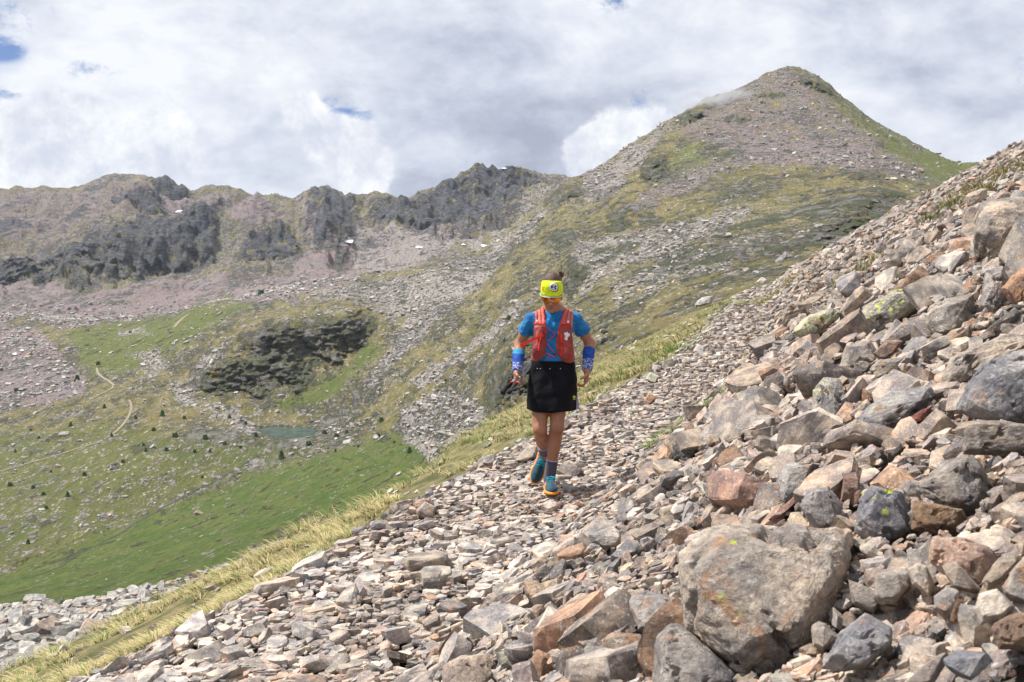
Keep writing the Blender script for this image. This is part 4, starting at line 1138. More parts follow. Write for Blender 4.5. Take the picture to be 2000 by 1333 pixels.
def ribbon(name, line, width, mat, lift=.25, step=4.0):
    L = np.array(line, float)
    seg = np.hypot(*np.diff(L, axis=0).T); cum = np.concatenate([[0], np.cumsum(seg)])
    ts = np.arange(0, cum[-1], step)
    px = np.interp(ts, cum, L[:, 0]); py = np.interp(ts, cum, L[:, 1])
    px = px + 1.6 * fbm(xyz(ts / 17.0, 2.0), 3); py = py + 1.2 * fbm(xyz(ts / 13.0, 5.0), 3)
    C = [hit(a, c)[0] for a, c in zip(px, py)]
    C = np.array([c for c in C if c is not None])
    for _ in range(2): C[1:-1] = .5 * C[1:-1] + .25 * (C[:-2] + C[2:])
    d = np.gradient(C, axis=0); d[:, 2] = 0; d /= np.linalg.norm(d, axis=1)[:, None] + 1e-9
    nrm = np.stack([d[:, 1], -d[:, 0], 0 * d[:, 0]], 1)
    wv = width * (1 + .35 * fbm(xyz(np.arange(len(C)) / 5.0, 1.0), 2))
    rows = []
    for k, o in enumerate((-.5, -.17, .17, .5)):
        Q = C + nrm * (wv * o)[:, None]
        for i in range(len(Q)):
            g, _ = down(Q[i, 0], Q[i, 1])
            if g is not None and abs(g[2] - C[i, 2]) < 3: Q[i, 2] = g[2]
        Q[:, 2] += lift
        rows.append(Q)
    V = np.stack(rows, 1).reshape(-1, 3); n = len(C)
    q = [[i * 4 + j, i * 4 + j + 1, i * 4 + j + 5, i * 4 + j + 4] for i in range(n - 1) for j in range(3)]
    o = mesh_np(name, V, np.array(q), mat, True); tag(o, kind='structure'); return o
M_TRAIL = simple_mat('trail_dirt', (.27, .225, .165), .95, var=.12, vscale=.6)
ribbon('footpath', [(-60, 938), (0, 921), (60, 904), (100, 893), (150, 877), (190, 865), (215, 852), (235, 836), (248, 820), (255, 806), (257, 792), (252, 780)], 2.1, M_TRAIL)
ribbon('footpath', [(176, 781), (195, 771), (215, 762), (224, 754), (214, 745), (200, 738), (190, 728), (188, 718)], 2.3, M_TRAIL)
ribbon('footpath', [(340, 640), (350, 628), (362, 618), (372, 612)], 4.0, M_TRAIL)
ribbon('stream', [(505, 890), (480, 905), (455, 920), (425, 938), (400, 950), (370, 965), (330, 985), (300, 1002), (262, 1023), (235, 1042), (195, 1062), (150, 1086), (118, 1108), (60, 1128)], 1.1, simple_mat('dark_stream_water', (.045, .055, .06), .3, var=.2, vscale=.5), .2)

M_SNOW = simple_mat('old_snow', (.80, .81, .84), .7, var=.04, vscale=.2)
for (x, y, a, c) in [(352, 414, 9, 2.2), (683, 473, 8, 3.0), (818, 484, 7, 2.0), (945, 481, 6, 2.2), (905, 479, 4, 1.2), (30, 693, 4, 2), (44, 686, 3.5, 1.8), (985, 330, 6, 1.2)]:
    ring = []
    cen, nn = hit(x, y)
    if cen is None: continue
    for k in range(14):
        an = k / 14 * 2 * PI; rr_ = 1 + .35 * math.sin(3 * an + x) * .6
        g, _ = hit(x + a * rr_ * math.cos(an), y + c * rr_ * math.sin(an))
        if g is None or abs(g[1] - cen[1]) > 130: g = cen
        ring.append(g + np.array([0, -1.5, 1.2]))
    tag(fan('snow_patch', ring, M_SNOW), kind='structure')

# stones strewn over the mid distance
def scatter_valley():
    vr = np.random.default_rng(5)
    flat = MV.reshape(-1, 3); cov = MCOV.reshape(-1, 3)
    px, py, dc = proj(flat)
    ok = (px > -40) & (px < 2040) & (py > 100) & (py < 1400) & (flat[:, 1] < 1750) & (flat[:, 1] > 105)
    idx = np.where(ok)[0]
    p = flat[idx]
    cl = fbm(p / 45.0 + 3, 4) + .6 * fbm(p / 14.0 + 9, 3)
    dens = .010 + .42 * np.clip(cov[idx, 0] - .30, 0, 1) + .16 * sstep(cl, .18, .55) * (cov[idx, 2] < .8)
    dens *= np.where(cov[idx, 2] > .8, .22, 1) * np.clip((p[:, 1] / 500.0), .45, 1.0)
    dens += 2.6 * ((p[:, 1] < 345) & (px[idx] < 520)) * np.clip(cov[idx, 0], 0, 1)
    sdw = poly_sdf(p[:, 0], p[:, 1], TARN_XY); dens *= (sdw > 4) * (1 - np.clip(cov[idx, 1] * 1.6, 0, 1))
    pick = idx[vr.uniform(size=len(idx)) < dens * .30]
    P0 = flat[pick] + vr.normal(0, .7, (len(pick), 3)) * np.array([1, 1, 0])
    n = len(P0); Yd = P0[:, 1]
    size = np.exp(vr.normal(0, .50, n)) * (1.0 + Yd / 620.0) * .82
    talus = (Yd < 345) & (px[pick] < 520)
    size = np.where(talus, np.exp(vr.normal(0, .5, n)) * (.5 + Yd / 260.0) * 1.0, size)
    size = np.clip(size, .5, 6.5)
    N = np.tile([0, -.25, .97], (n, 1)); N /= np.linalg.norm(N, axis=1)[:, None]
    R = rot_frames(N, vr.uniform(0, 2 * PI, n), np.abs(vr.normal(0, .35, n)), vr.uniform(0, 2 * PI, n))
    t = np.array([.42, .40, .365]) * vr.uniform(.62, 1.18, (n, 1)) * np.where(vr.uniform(size=(n, 1)) < .15, np.array([[1.0, .84, .74]]), 1.0)
    P0[:, 2] += size * .12
    V, T, C = scatter_mesh(PRO_LO, vr.integers(0, len(PRO_LO), n), P0, R, size * 1.25, np.hstack([t, np.zeros((n, 1))]))
    o = mesh_np('boulder_field', V, T, M_FARSTONE, False, {'tint': C})
    tag(o, 'pale stones and blocks strewn over the valley floor and far slopes', None, None, 'stuff')
    print('valley stones', n)
scatter_valley()

# leafy clump meshes for shrubs
def clump_mesh(r, n_leaf, w_, h_, leaf, conical=.5):
    V, T, C = [], [], []
    for k in range(n_leaf):
        hh = r.uniform(0, 1) ** 1.1
        rad = w_ * (1 - conical * hh) * r.uniform(.15, 1) ** .5 * .5
        an = r.uniform(0, 2 * PI)
        c = np.array([math.cos(an) * rad, math.sin(an) * rad, hh * h_])
        d1 = r.normal(size=3); d1 /= np.linalg.norm(d1); d2 = np.cross(d1, r.normal(size=3)); d2 /= np.linalg.norm(d2)
        s = leaf * r.uniform(.6, 1.4)
        b0 = len(V)
        V += [c - d1 * s - d2 * s * .5, c + d1 * s - d2 * s * .3, c + d2 * s]
        T.append([b0, b0 + 1, b0 + 2])
        col = np.array([.085, .135, .050]) * r.uniform(.6, 1.7)
        C += [col] * 3
    return np.array(V), np.array(T), np.array(C)
def leaf_material():
    m, w, b = new_mat('foliage')
    w.set(b, 'Base Color', w.add('ShaderNodeAttribute', attribute_name='tint').outputs['Color'])
    b.inputs['Roughness'].default_value = .8; b.inputs['Specular IOR Level'].default_value = .1
    b.inputs['Subsurface Weight'].default_value = 0.0
    return m
M_LEAF = leaf_material()
M_BARK = simple_mat('bark', (.12, .09, .06), .95, vscale=3)
gr_ = np.random.default_rng(12)
SHRUB_ME = []
for k in range(5):
    V, T, C = clump_mesh(gr_, 420, 1.0, 1.0 if k % 2 else .75, .085, .75 if k % 2 else .35)
    SHRUB_ME.append(mesh_np('crown', V, T, M_LEAF, False, {'tint': C}, link=False))
st_v = np.array([(math.cos(a) * r_, math.sin(a) * r_, z) for z, r_ in ((-.25, .05), (.55, .02)) for a in np.arange(6) / 6 * 2 * PI])
st_f = np.array([[i, (i + 1) % 6, 6 + (i + 1) % 6, 6 + i] for i in range(6)])
STEM_ME = mesh_np('trunk', st_v, st_f, M_BARK, True, link=False)
SHRUBS = [(192, 708, 11), (151, 739, 13), (32, 761, 10), (317, 808, 13), (342, 848, 14), (401, 853, 13), (204, 794, 9), (280, 867, 9), (138, 829, 10), (634, 843, 12), (657, 850, 11), (550, 888, 18), (603, 865, 12), (448, 813, 10), (439, 865, 9), (325, 877, 9),
 (285, 879, 8), (76, 853, 9), (218, 850, 8), (65, 950, 11), (85, 962, 12), (132, 965, 12), (20, 945, 11), (55, 1057, 13), (677, 842, 11), (745, 817, 16), (800, 880, 12), (995, 620, 12), (985, 664, 10), (590, 745, 11), (446, 755, 12), (870, 742, 7), (380, 880, 9), (500, 850, 10),
 (470, 872, 8), (700, 870, 9), (740, 850, 10), (770, 862, 9), (655, 880, 8), (240, 900, 9), (165, 925, 9), (100, 920, 8), (300, 838, 9), (265, 815, 8), (360, 815, 8), (480, 825, 8), (410, 880, 8), (90, 990, 9), (30, 880, 9), (60, 838, 8), (510, 570, 16), (820, 850, 9), (395, 930, 8)]
for k, (x, y, s) in enumerate(SHRUBS):
    g, _ = hit(x, y + s * .4)
    if g is None: continue
    hh = s / F * g[1] * gr_.uniform(.7, 1.05)
    e = empty('dwarf_pine', Vector(g) - Vector((0, 0, .1 * hh)), gr_.uniform(0, 6)); e.scale = (hh * gr_.uniform(.8, 1.2), hh, hh)
    c = bpy.data.objects.new('crown', SHRUB_ME[k % 5]); COL.objects.link(c); c.parent = e; c.location = (0, 0, .02)
    t = bpy.data.objects.new('trunk', STEM_ME); COL.objects.link(t); t.parent = e
    if (x, y) == (550, 888): lab = 'largest dark green dwarf pine, alone below the small lake'
    elif (x, y) in ((634, 843), (657, 850), (677, 842)): lab = f"dark dwarf pine {['nearest', 'second', 'third'][[634, 657, 677].index(x)]} to the right shore of the small lake"
    elif (x, y) == (995, 620): lab = 'small dark green pine on the grassy flank left of the runner, upper one'
    elif (x, y) == (985, 664): lab = 'small dark green pine on the grassy flank left of the runner, lower one'
    elif (x, y) == (151, 739): lab = 'dark green pine at the edge of the pinkish scree left of the trail'
    elif (x, y) == (745, 817): lab = 'broad dark green shrub on the stony slope right of the lake'
    else: lab = 'small dark green dwarf pine dotted on the green valley floor'
    tag(e, lab, 'shrub', 'dwarf pines dotted over the valley')

# ------------------------------------------------------------------ tussock grass on the near slope
def tuft(r, nb, L, spread):
    V, T, C = [], [], []
    lean0 = r.uniform(-.4, .4)
    for k in range(nb):
        an = r.uniform(0, 2 * PI); rad = spread * r.uniform(0, 1) ** .6
        b0 = np.array([math.cos(an) * rad, math.sin(an) * rad, -.04])
        l = L * r.uniform(.55, 1.15)
        dr = np.array([math.cos(an) * .7 + r.normal(0, .35) - .55, math.sin(an) * .7 + r.normal(0, .35) + lean0 * .4, 0])
        w_ = .010 * r.uniform(.7, 1.4) * (L / .3)
        side = np.array([-dr[1], dr[0], 0]); side /= np.linalg.norm(side) + 1e-6
        straw = r.uniform() < .62
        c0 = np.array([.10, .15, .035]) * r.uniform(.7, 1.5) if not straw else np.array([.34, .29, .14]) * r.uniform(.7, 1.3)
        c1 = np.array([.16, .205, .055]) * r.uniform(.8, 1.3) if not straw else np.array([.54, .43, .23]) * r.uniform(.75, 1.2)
        pts = []
        for i, f in enumerate((0, .35, .7, 1.0)):
            c = b0 + np.array([0, 0, 1]) * l * (f - .42 * f * f) + dr * l * .62 * f * f
            ww = w_ * (1 - f * .85)
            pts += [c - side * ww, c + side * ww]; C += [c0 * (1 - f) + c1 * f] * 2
        o = len(V); V += pts
        for i in range(3):
            a = o + 2 * i
            T += [[a, a + 1, a + 3], [a, a + 3, a + 2]]
    return np.array(V), np.array(T), np.array(C)
def build_grass():
    gr = np.random.default_rng(31)
    n0 = 125000
    px = gr.uniform(-150, 2100, n0); py = gr.uniform(300, 1450, n0)
    u, v = (px - 1000) / F, (666.5 - py) / F
    ry = CP + v * SP; rx = u / ry; rz = (-SP + v * CP) / ry
    yy = 1.8 * (110 / 1.8) ** np.linspace(0, 1, 260)
    Y = np.full(n0, np.nan)
    for k in range(1, len(yy)):
        z = surf(rx * yy[k], np.full(n0, yy[k]), False)
        hh = np.isnan(Y) & (rz * yy[k] < z + .12)
        Y[hh] = yy[k - 1] + (yy[k] - yy[k - 1]) * gr.uniform(0, 1, hh.sum())
    ok = np.isfinite(Y); X, Y = (rx * Y)[ok], Y[ok]
    X = X + gr.normal(0, .25, len(X)); Y = Y + gr.normal(0, .8, len(Y)); 
    s, w, g = grass_amount(X, Y)
    pn = fbm(xyz(X, Y) * .22 + 60, 3)
    bare = (fbm(xyz(X * .45, Y * .16) + 80, 3) > .15) & (w > -8)      # stony strips in the turf
    # a few tufts also on the upper bank and one beside the path
    isle = ((np.hypot(X - on_s(1362, 808)[0], Y - on_s(1362, 808)[1]) < .42) | (np.hypot((X - on_s(1595, 585)[0]) / 1.0, (Y - on_s(1595, 585)[1]) / 2.2) < 1.0)
            | (np.hypot((X - on_s(1975, 335)[0]) / 1.2, (Y - on_s(1975, 335)[1]) / 3.0) < 1.0) | (np.hypot((X - on_s(1880, 395)[0]) / .8, (Y - on_s(1880, 395)[1]) / 2.5) < 1.0) | (np.hypot((X - on_s(1500, 590)[0]) / 1.6, (Y - on_s(1500, 590)[1]) / 4.0) < 1.0))
    clump = fbm(xyz(X, Y) * 1.1 + 20, 3) + .17 * gr.normal(size=len(X)) > -.22
    keep = (((g > .55) & ~bare & clump) | isle) & (w > -16) & (Y > 2)
    X, Y, s, w, pn = [a[keep] for a in (X, Y, s, w, pn)]
    n = len(X); D = np.hypot(X, Y)
    size = gr.uniform(.45, 1.2, n) * (1 + .5 * pn) * np.clip(D / 18.0, .42, 1.5)
    prot = [tuft(gr, 40, .27, .13) for _ in range(10)] + [tuft(gr, 20, .27, .15) for _ in range(8)]
    Z = surf(X, Y) - .02
    ang = math.atan2(-SPH, CPH) + gr.normal(0, .45, n)                  # blades hang downhill
    R = np.zeros((n, 3, 3)); R[:, 0, 0] = np.cos(ang); R[:, 0, 1] = -np.sin(ang); R[:, 1, 0] = np.sin(ang); R[:, 1, 1] = np.cos(ang); R[:, 2, 2] = 1
    pid = np.where(D < 14, gr.integers(0, 10, n), 10 + gr.integers(0, 8, n))
    Vs, Ts, Cs = [], [], []; off = 0
    tn = np.stack([1 + .25 * pn, 1 + .12 * pn, 1 + .1 * pn], 1) * gr.uniform(.8, 1.2, (n, 1))
    gg = np.clip(-pn * 2.2, 0, 1)[:, None]; tn = tn * (1 - gg * np.array([.45, .12, .5]))
    for k, (V, T, C) in enumerate(prot):
        m = np.where(pid == k)[0]
        if not len(m): continue
        W = np.einsum('nij,vj->nvi', R[m], V) * size[m][:, None, None] + np.stack([X[m], Y[m], Z[m]], 1)[:, None, :]
        Vs.append(W.reshape(-1, 3)); Cs.append((C[None] * tn[m][:, None, :]).reshape(-1, 3))
        Ts.append((T[None] + (np.arange(len(m)) * len(V))[:, None, None] + off).reshape(-1, 3)); off += len(V) * len(m)
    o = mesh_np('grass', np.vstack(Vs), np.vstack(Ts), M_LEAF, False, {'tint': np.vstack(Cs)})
    tag(o, 'straw and green tussock grass on the steep slope beside the path', None, None, 'stuff')
    print('tufts', n)
def on_s(px, py):
    y = surf_hit(px, py); r = ray(px, py); return r[0] / r[1] * y, y
build_grass()

# ------------------------------------------------------------------ the runner
YP = float(SHOE[1]) + .20                                              # distance from the camera
_fx = float(P(1075, 966, YP)[0])
_gz = float(P(1076, 966, YP - .20)[2])                 # ground under the shoe
ORG = np.array([_fx, YP, _gz])
def Lp(px, py, y): return P(px, py, YP + y) - ORG      # photo point to figure coordinates at depth offset y

def surface_nets(Fv, o, h):
    nx, ny, nz = Fv.shape
    S = Fv < 0
    c = np.zeros((nx - 1, ny - 1, nz - 1), np.int8)
    for i in (0, 1):
        for j in (0, 1):
            for k in (0, 1): c += S[i:nx - 1 + i, j:ny - 1 + j, k:nz - 1 + k]
    act = (c > 0) & (c < 8)
    idx = -np.ones(act.shape, np.int64); ii = np.argwhere(act); idx[act] = np.arange(len(ii))
    acc = np.zeros((len(ii), 3)); cnt = np.zeros(len(ii))
    cor = [(i, j, k) for i in (0, 1) for j in (0, 1) for k in (0, 1)]
    vals = {q: Fv[ii[:, 0] + q[0], ii[:, 1] + q[1], ii[:, 2] + q[2]] for q in cor}
    for a in cor:
        for ax in range(3):
            if a[ax] == 0:
                b_ = list(a); b_[ax] = 1; b_ = tuple(b_)
                va, vb = vals[a], vals[b_]
                m = (va < 0) != (vb < 0)
                t = va[m] / (va[m] - vb[m])
                p = np.tile(np.array(a, float), (m.sum(), 1)); p[:, ax] += t
                acc[m] += p; cnt[m] += 1
    V = (ii + acc / cnt[:, None]) * h + o
    Q = []
    for ax in range(3):
        sl0 = [slice(None)] * 3; sl1 = [slice(None)] * 3
        sl0[ax] = slice(0, -1); sl1[ax] = slice(1, None)
        A, B = S[tuple(sl0)], S[tuple(sl1)]
        e = np.argwhere(A != B)
        u, v = [(1, 2), (2, 0), (0, 1)][ax]
        ok = (e[:, u] > 0) & (e[:, v] > 0) & (e[:, u] < Fv.shape[u] - 1) & (e[:, v] < Fv.shape[v] - 1)
        e = e[ok]
        def g(du, dv):
            q = e.copy(); q[:, u] -= du; q[:, v] -= dv
            return idx[q[:, 0], q[:, 1], q[:, 2]]
        f = np.stack([g(1, 1), g(0, 1), g(0, 0), g(1, 0)], 1)
        ins = A[e[:, 0], e[:, 1], e[:, 2]]
        f = np.where(ins[:, None], f, f[:, ::-1])
        Q.append(f)
    return V, np.vstack(Q)

class SDF:
    def __init__(s, lo, hi, h):
        s.h = h; s.o = np.array(lo, float)
        n = np.ceil((np.array(hi) - s.o) / h).astype(int) + 1
        s.ax = [s.o[i] + np.arange(n[i]) * h for i in range(3)]
        s.F = np.full(n, 1.0, np.float32)
    def box(s, lo, hi):
        r = []
        for i in range(3):
            a = int(np.clip(np.floor((lo[i] - s.o[i]) / s.h), 0, len(s.ax[i]) - 1)); b_ = int(np.clip(np.ceil((hi[i] - s.o[i]) / s.h) + 1, 1, len(s.ax[i])))
            r.append(slice(a, max(b_, a + 1)))
        return tuple(r)
    def pts(s, bx):
        g = np.meshgrid(s.ax[0][bx[0]], s.ax[1][bx[1]], s.ax[2][bx[2]], indexing='ij')
        return np.stack(g, -1).astype(np.float32)
    def put(s, bx, d, k, op='+'):
        F0 = s.F[bx]
        if op == '+':
            h = np.clip(.5 + .5 * (F0 - d) / k, 0, 1); s.F[bx] = F0 * (1 - h) + d * h - k * h * (1 - h)
        elif op == '-':
            h = np.clip(.5 - .5 * (F0 + d) / k, 0, 1); s.F[bx] = F0 * (1 - h) - d * h + k * h * (1 - h)
    def rc(s, a, b_, r1, r2, k=.02, op='+'):
        a, b_ = np.array(a, float), np.array(b_, float); m = max(r1, r2) + k * 1.2 + s.h * 3
        bx = s.box(np.minimum(a, b_) - m, np.maximum(a, b_) + m); p = s.pts(bx)
        ab = b_ - a; t = np.clip(((p - a) @ ab) / max(ab @ ab, 1e-9), 0, 1)
        d = np.linalg.norm(p - a - t[..., None] * ab, axis=-1) - (r1 + (r2 - r1) * t)
        s.put(bx, d, k, op)
    def ell(s, c, r, k=.02, M=None, op='+'):
        c, r = np.array(c, float), np.array(r, float); m = r.max() + k * 1.2 + s.h * 3
        bx = s.box(c - m, c + m); p = s.pts(bx) - c
        if M is not None: p = p @ np.array(M)
        q = p / r; n = np.linalg.norm(q, axis=-1); g = np.linalg.norm(p / (r * r), axis=-1)
        d = np.where(g > 1e-6, n * (n - 1) / np.maximum(g, 1e-6), -r.min())
        s.put(bx, d, k, op)
    def box3(s, c, hs, rr, k=.02, M=None, op='+'):
        c, hs = np.array(c, float), np.array(hs, float); m = np.linalg.norm(hs) + rr + k + s.h * 3
        bx = s.box(c - m, c + m); p = s.pts(bx) - c
        if M is not None: p = p @ np.array(M)
        q = np.abs(p) - hs + rr
        d = np.linalg.norm(np.maximum(q, 0), axis=-1) + np.minimum(q.max(-1), 0) - rr
        s.put(bx, d, k, op)
    def cut(s, fn, k=.004):
        """intersect with fn(p) < 0 everywhere"""
        bx = tuple(slice(0, len(a)) for a in s.ax); p = s.pts(bx); d = fn(p).astype(np.float32)
        h = np.clip(.5 - .5 * (s.F - d) / k, 0, 1); s.F = s.F * (1 - h) + d * h + k * h * (1 - h)
    def warp(s, fn):
        bx = tuple(slice(0, len(a)) for a in s.ax); m = np.abs(s.F) < .03
        p = s.pts(bx)[m]; s.F[m] += fn(p).astype(np.float32)
    def mesh(s, name, mat, parent, relax=1, cols=None):
        s.F[0] = s.F[-1] = 1; s.F[:, 0] = s.F[:, -1] = 1; s.F[:, :, 0] = s.F[:, :, -1] = 1
        V, Q = surface_nets(s.F, s.o, s.h)
        for _ in range(relax):
            e = np.vstack([Q[:, [0, 1]], Q[:, [1, 2]], Q[:, [2, 3]], Q[:, [3, 0]]])
            a = np.zeros_like(V); n = np.zeros(len(V)); np.add.at(a, e[:, 0], V[e[:, 1]]); np.add.at(n, e[:, 0], 1); np.add.at(a, e[:, 1], V[e[:, 0]]); np.add.at(n, e[:, 1], 1)
            V = .5 * V + .5 * a / n[:, None]
        c = {'tint': cols(V)} if cols else None
        return mesh_np(name, V, Q, mat, True, c, parent)

# ---- joints, read from the photograph
RHIP, LHIP = Lp(1057, 742, .01), Lp(1093, 742, .01)
RKN, LKN = Lp(1054.5, 839, -.10), Lp(1087.5, 838, -.10)
RAN, LAN = Lp(1063.5, 884, .24), Lp(1073.5, 934, -.01)
RSH, LSH = Lp(1038, 624, .01), Lp(1124, 624, .01)
REL, LEL = Lp(1015.5, 673, .10), Lp(1151.5, 671, .10)
RWR, LWR = Lp(1009.5, 726, -.06), Lp(1146.5, 724, -.05)
HEAD = Lp(1077.5, 578.5, -.10); HP = math.radians(15)
# head frame: columns are the head's x, y, z axes in figure space
HM = np.array([[1, 0, 0], [0, math.cos(HP), -math.sin(HP)], [0, math.sin(HP), math.cos(HP)]])
ry_ = math.radians(-4); HM = HM @ np.array([[math.cos(ry_), -math.sin(ry_), 0], [math.sin(ry_), math.cos(ry_), 0], [0, 0, 1]])
HS = .955
def hd(x, y, z): return HEAD + HM @ (np.array([x, y, z]) * HS)
CHX = float(.5 * (RSH[0] + LSH[0]))
WX = float(Lp(1080, 700, 0)[0])

def skin_material():
    m, w, b = new_mat('tanned_skin')
    tc = w.add('ShaderNodeTexCoord').outputs['Object']
    a = w.add('ShaderNodeAttribute', attribute_name='tint').outputs['Color']
    n = w.mr(w.noise(tc, 28, 5, .6), .3, .7, .90, 1.08, False)
    s_ = w.add('ShaderNodeVectorMath', operation='SCALE'); w.set(s_, 0, a); w.set(s_, 'Scale', n)
    w.set(b, 'Base Color', s_.outputs[0]); b.inputs['Roughness'].default_value = .48
    b.inputs['Subsurface Weight'].default_value = .12; b.inputs['Subsurface Radius'].default_value = (.012, .005, .003); b.inputs['Subsurface Scale'].default_value = 1.0
    return m
M_SKIN = skin_material()

runner = empty('person', ORG)
tag(runner, 'person in blue shirt, red running vest, black skirt and yellow headband striding down the path', 'person')

def add_hand(g, W, D, Np, curl, tcurl):
    D = D / np.linalg.norm(D); Np = Np - D * (Np @ D); Np /= np.linalg.norm(Np)
    Tm = np.cross(Np, D); Tm /= np.linalg.norm(Tm)
    if Tm[1] > 0: Tm = -Tm
    M = np.stack([Tm, Np, D], 1)
    g.rc(W - D * .03, W + D * .012, .026, .024, .012)
    g.box3(W + D * .048, (.038, .0135, .046), .013, .012, M)
    tips = []
    for off, ls, r0 in ((.029, (.040, .025, .019), .0088), (.0097, (.044, .028, .020), .0090), (-.0097, (.040, .026, .019), .0086), (-.028, (.032, .020, .017), .0076)):
        p = W + D * (.088 - abs(off) * .12) + Tm * off; an = 0.0; rr_ = r0
        for k in range(3):
            an += curl[k]
            q = p + (D * math.cos(an) + Np * math.sin(an)) * ls[k]
            g.rc(p, q, rr_, rr_ * .9, .0035); p = q; rr_ *= .9
        tips.append(p)
    p = W + D * .022 + Tm * .030; dr = D * .62 + Tm * .62 + Np * .42
    g.rc(W + D * .02 + Tm * .015, p, .017, .013, .01)
    for k, l in enumerate((.036, .030, .024)):
        dr = dr / np.linalg.norm(dr); q = p + dr * l; g.rc(p, q, .0115 - .001 * k, .0105 - .001 * k, .004)
        p = q; dr = dr + Np * tcurl - Tm * tcurl * .5 + D * .1
    return M

def head_sdf(g):
    def e(c, r, k=.012, op='+'): g.ell(hd(*c), np.array(r) * HS, k, HM, op)
    e((0, .014, .050), (.074, .094, .088)); e((0, -.018, .070), (.066, .070, .050), .02); e((0, -.026, -.026), (.0600, .062, .082), .02)
    e((0, -.046, -.078), (.043, .040, .034), .02); e((0, -.074, -.100), (.017, .014, .013), .014)
    for s in (-1, 1):
        e((s * .036, -.060, -.032), (.022, .022, .022), .018)
        e((s * .074, .010, -.010), (.009, .018, .030), .006)
        e((s * .031, -.096, .000), (.015, .012, .011), .010, '-')
        e((s * .031, -.076, -.001), (.013, .013, .012), .004)
        e((s * .0105, -.103, -.040), (.0075, .009, .0065), .004)
        g.rc(hd(s * .010, -.086, .020), hd(s * .046, -.074, .018), .008, .007, .010)
    g.rc(hd(0, -.084, .008), hd(0, -.107, -.034), .0075 * HS, .0115 * HS, .006)
    e((0, -.092, -.064), (.024, .009, .0048), .004); e((0, -.090, -.0745), (.020, .009, .0062), .004)
    e((0, -.098, -.0692), (.024, .006, .0014), .002, '-')

def build_body():
    g = SDF((-.36, -.27, -.02), (.36, .36, 1.80), .004)
    # legs
    g.rc(RHIP, RKN, .082, .047, .03); g.rc(LHIP, LKN, .082, .047, .03)
    for K_, A_, bk in ((RKN, RAN, np.array([0, -.02, -.04])), (LKN, LAN, np.array([0, .03, 0]))):
        g.rc(K_, A_, .047, .031, .025)
        g.rc(K_ + (A_ - K_) * .18 + bk * .6, K_ + (A_ - K_) * .46 + bk * .6, .047, .041, .025)
        g.ell(K_ + np.array([0, -.022, .005]), (.036, .032, .042), .02)
    g.ell(LAN + np.array([0, -.02, -.035]), (.036, .06, .035), .02); g.ell(RAN + np.array([0, .0, -.03]), (.034, .034, .04), .02)
    # trunk
    g.ell((WX, .02, .88), (.138, .095, .11), .03); g.ell((WX - .005, .005, 1.02), (.110, .075, .13), .04)
    g.ell((CHX, .0, 1.21), (.140, .095, .15), .04); g.rc(RSH + [.03, 0, -.01], LSH + [-.03, 0, -.01], .052, .052, .04)
    # arms
    for S_, E_, W_ in ((RSH, REL, RWR), (LSH, LEL, LWR)):
        g.rc(S_, E_, .043, .033, .03); g.rc(S_ + (E_ - S_) * .35 + [0, -.008, 0], S_ + (E_ - S_) * .7 + [0, -.008, 0], .039, .035, .02)
        g.rc(E_, W_, .038, .024, .02); g.rc(E_, E_ + (W_ - E_) * .4, .040, .036, .02)
    # neck, head
    g.rc(hd(0, .012, -.05), (CHX, .01, 1.33), .050, .056, .03); g.rc((CHX, .01, 1.34), RSH + [.03, 0, .0], .05, .04, .04); g.rc((CHX, .01, 1.34), LSH - [.03, 0, .0], .05, .04, .04)
    head_sdf(g)
    # hands
    add_hand(g, LWR, np.array([-.08, -.22, -.97]), np.array([-.92, -.10, 0]), (.65, .95, .6), .35)
    add_hand(g, RWR, np.array([.02, -.30, -.95]), np.array([.95, -.20, 0]), (1.15, 1.5, .9), .5)
    lipc = hd(0, -.094, -.069)
    def cols(V):
        c = np.tile(np.array([.37, .180, .112]), (len(V), 1))
        loc = ((V - HEAD) @ HM) / HS
        lip = np.exp(-((loc[:, 0] / .024) ** 4 + ((loc[:, 2] + .069) / .0095) ** 4)) * (loc[:, 1] < -.075)
        c = c * (1 - lip[:, None] * .75) + np.array([.26, .07, .065]) * lip[:, None] * .75
        chk = np.exp(-(((np.abs(loc[:, 0]) - .04) / .02) ** 2 + ((loc[:, 2] + .03) / .02) ** 2)) * (loc[:, 1] < -.03)
        c *= 1 + chk[:, None] * np.array([.08, -.10, -.10])
        kn = np.exp(-((np.linalg.norm(V - (LKN + np.array([0, -.05, -.02])), axis=1) / .05) ** 2))
        c *= 1 - .30 * kn[:, None] * np.array([.7, 1, 1])
        leg = (V[:, 2] < .8)[:, None]
        return np.where(leg, c * np.array([.90, .86, .84]), c)
    return g.mesh('body', M_SKIN, runner, 2, cols)
build_body()

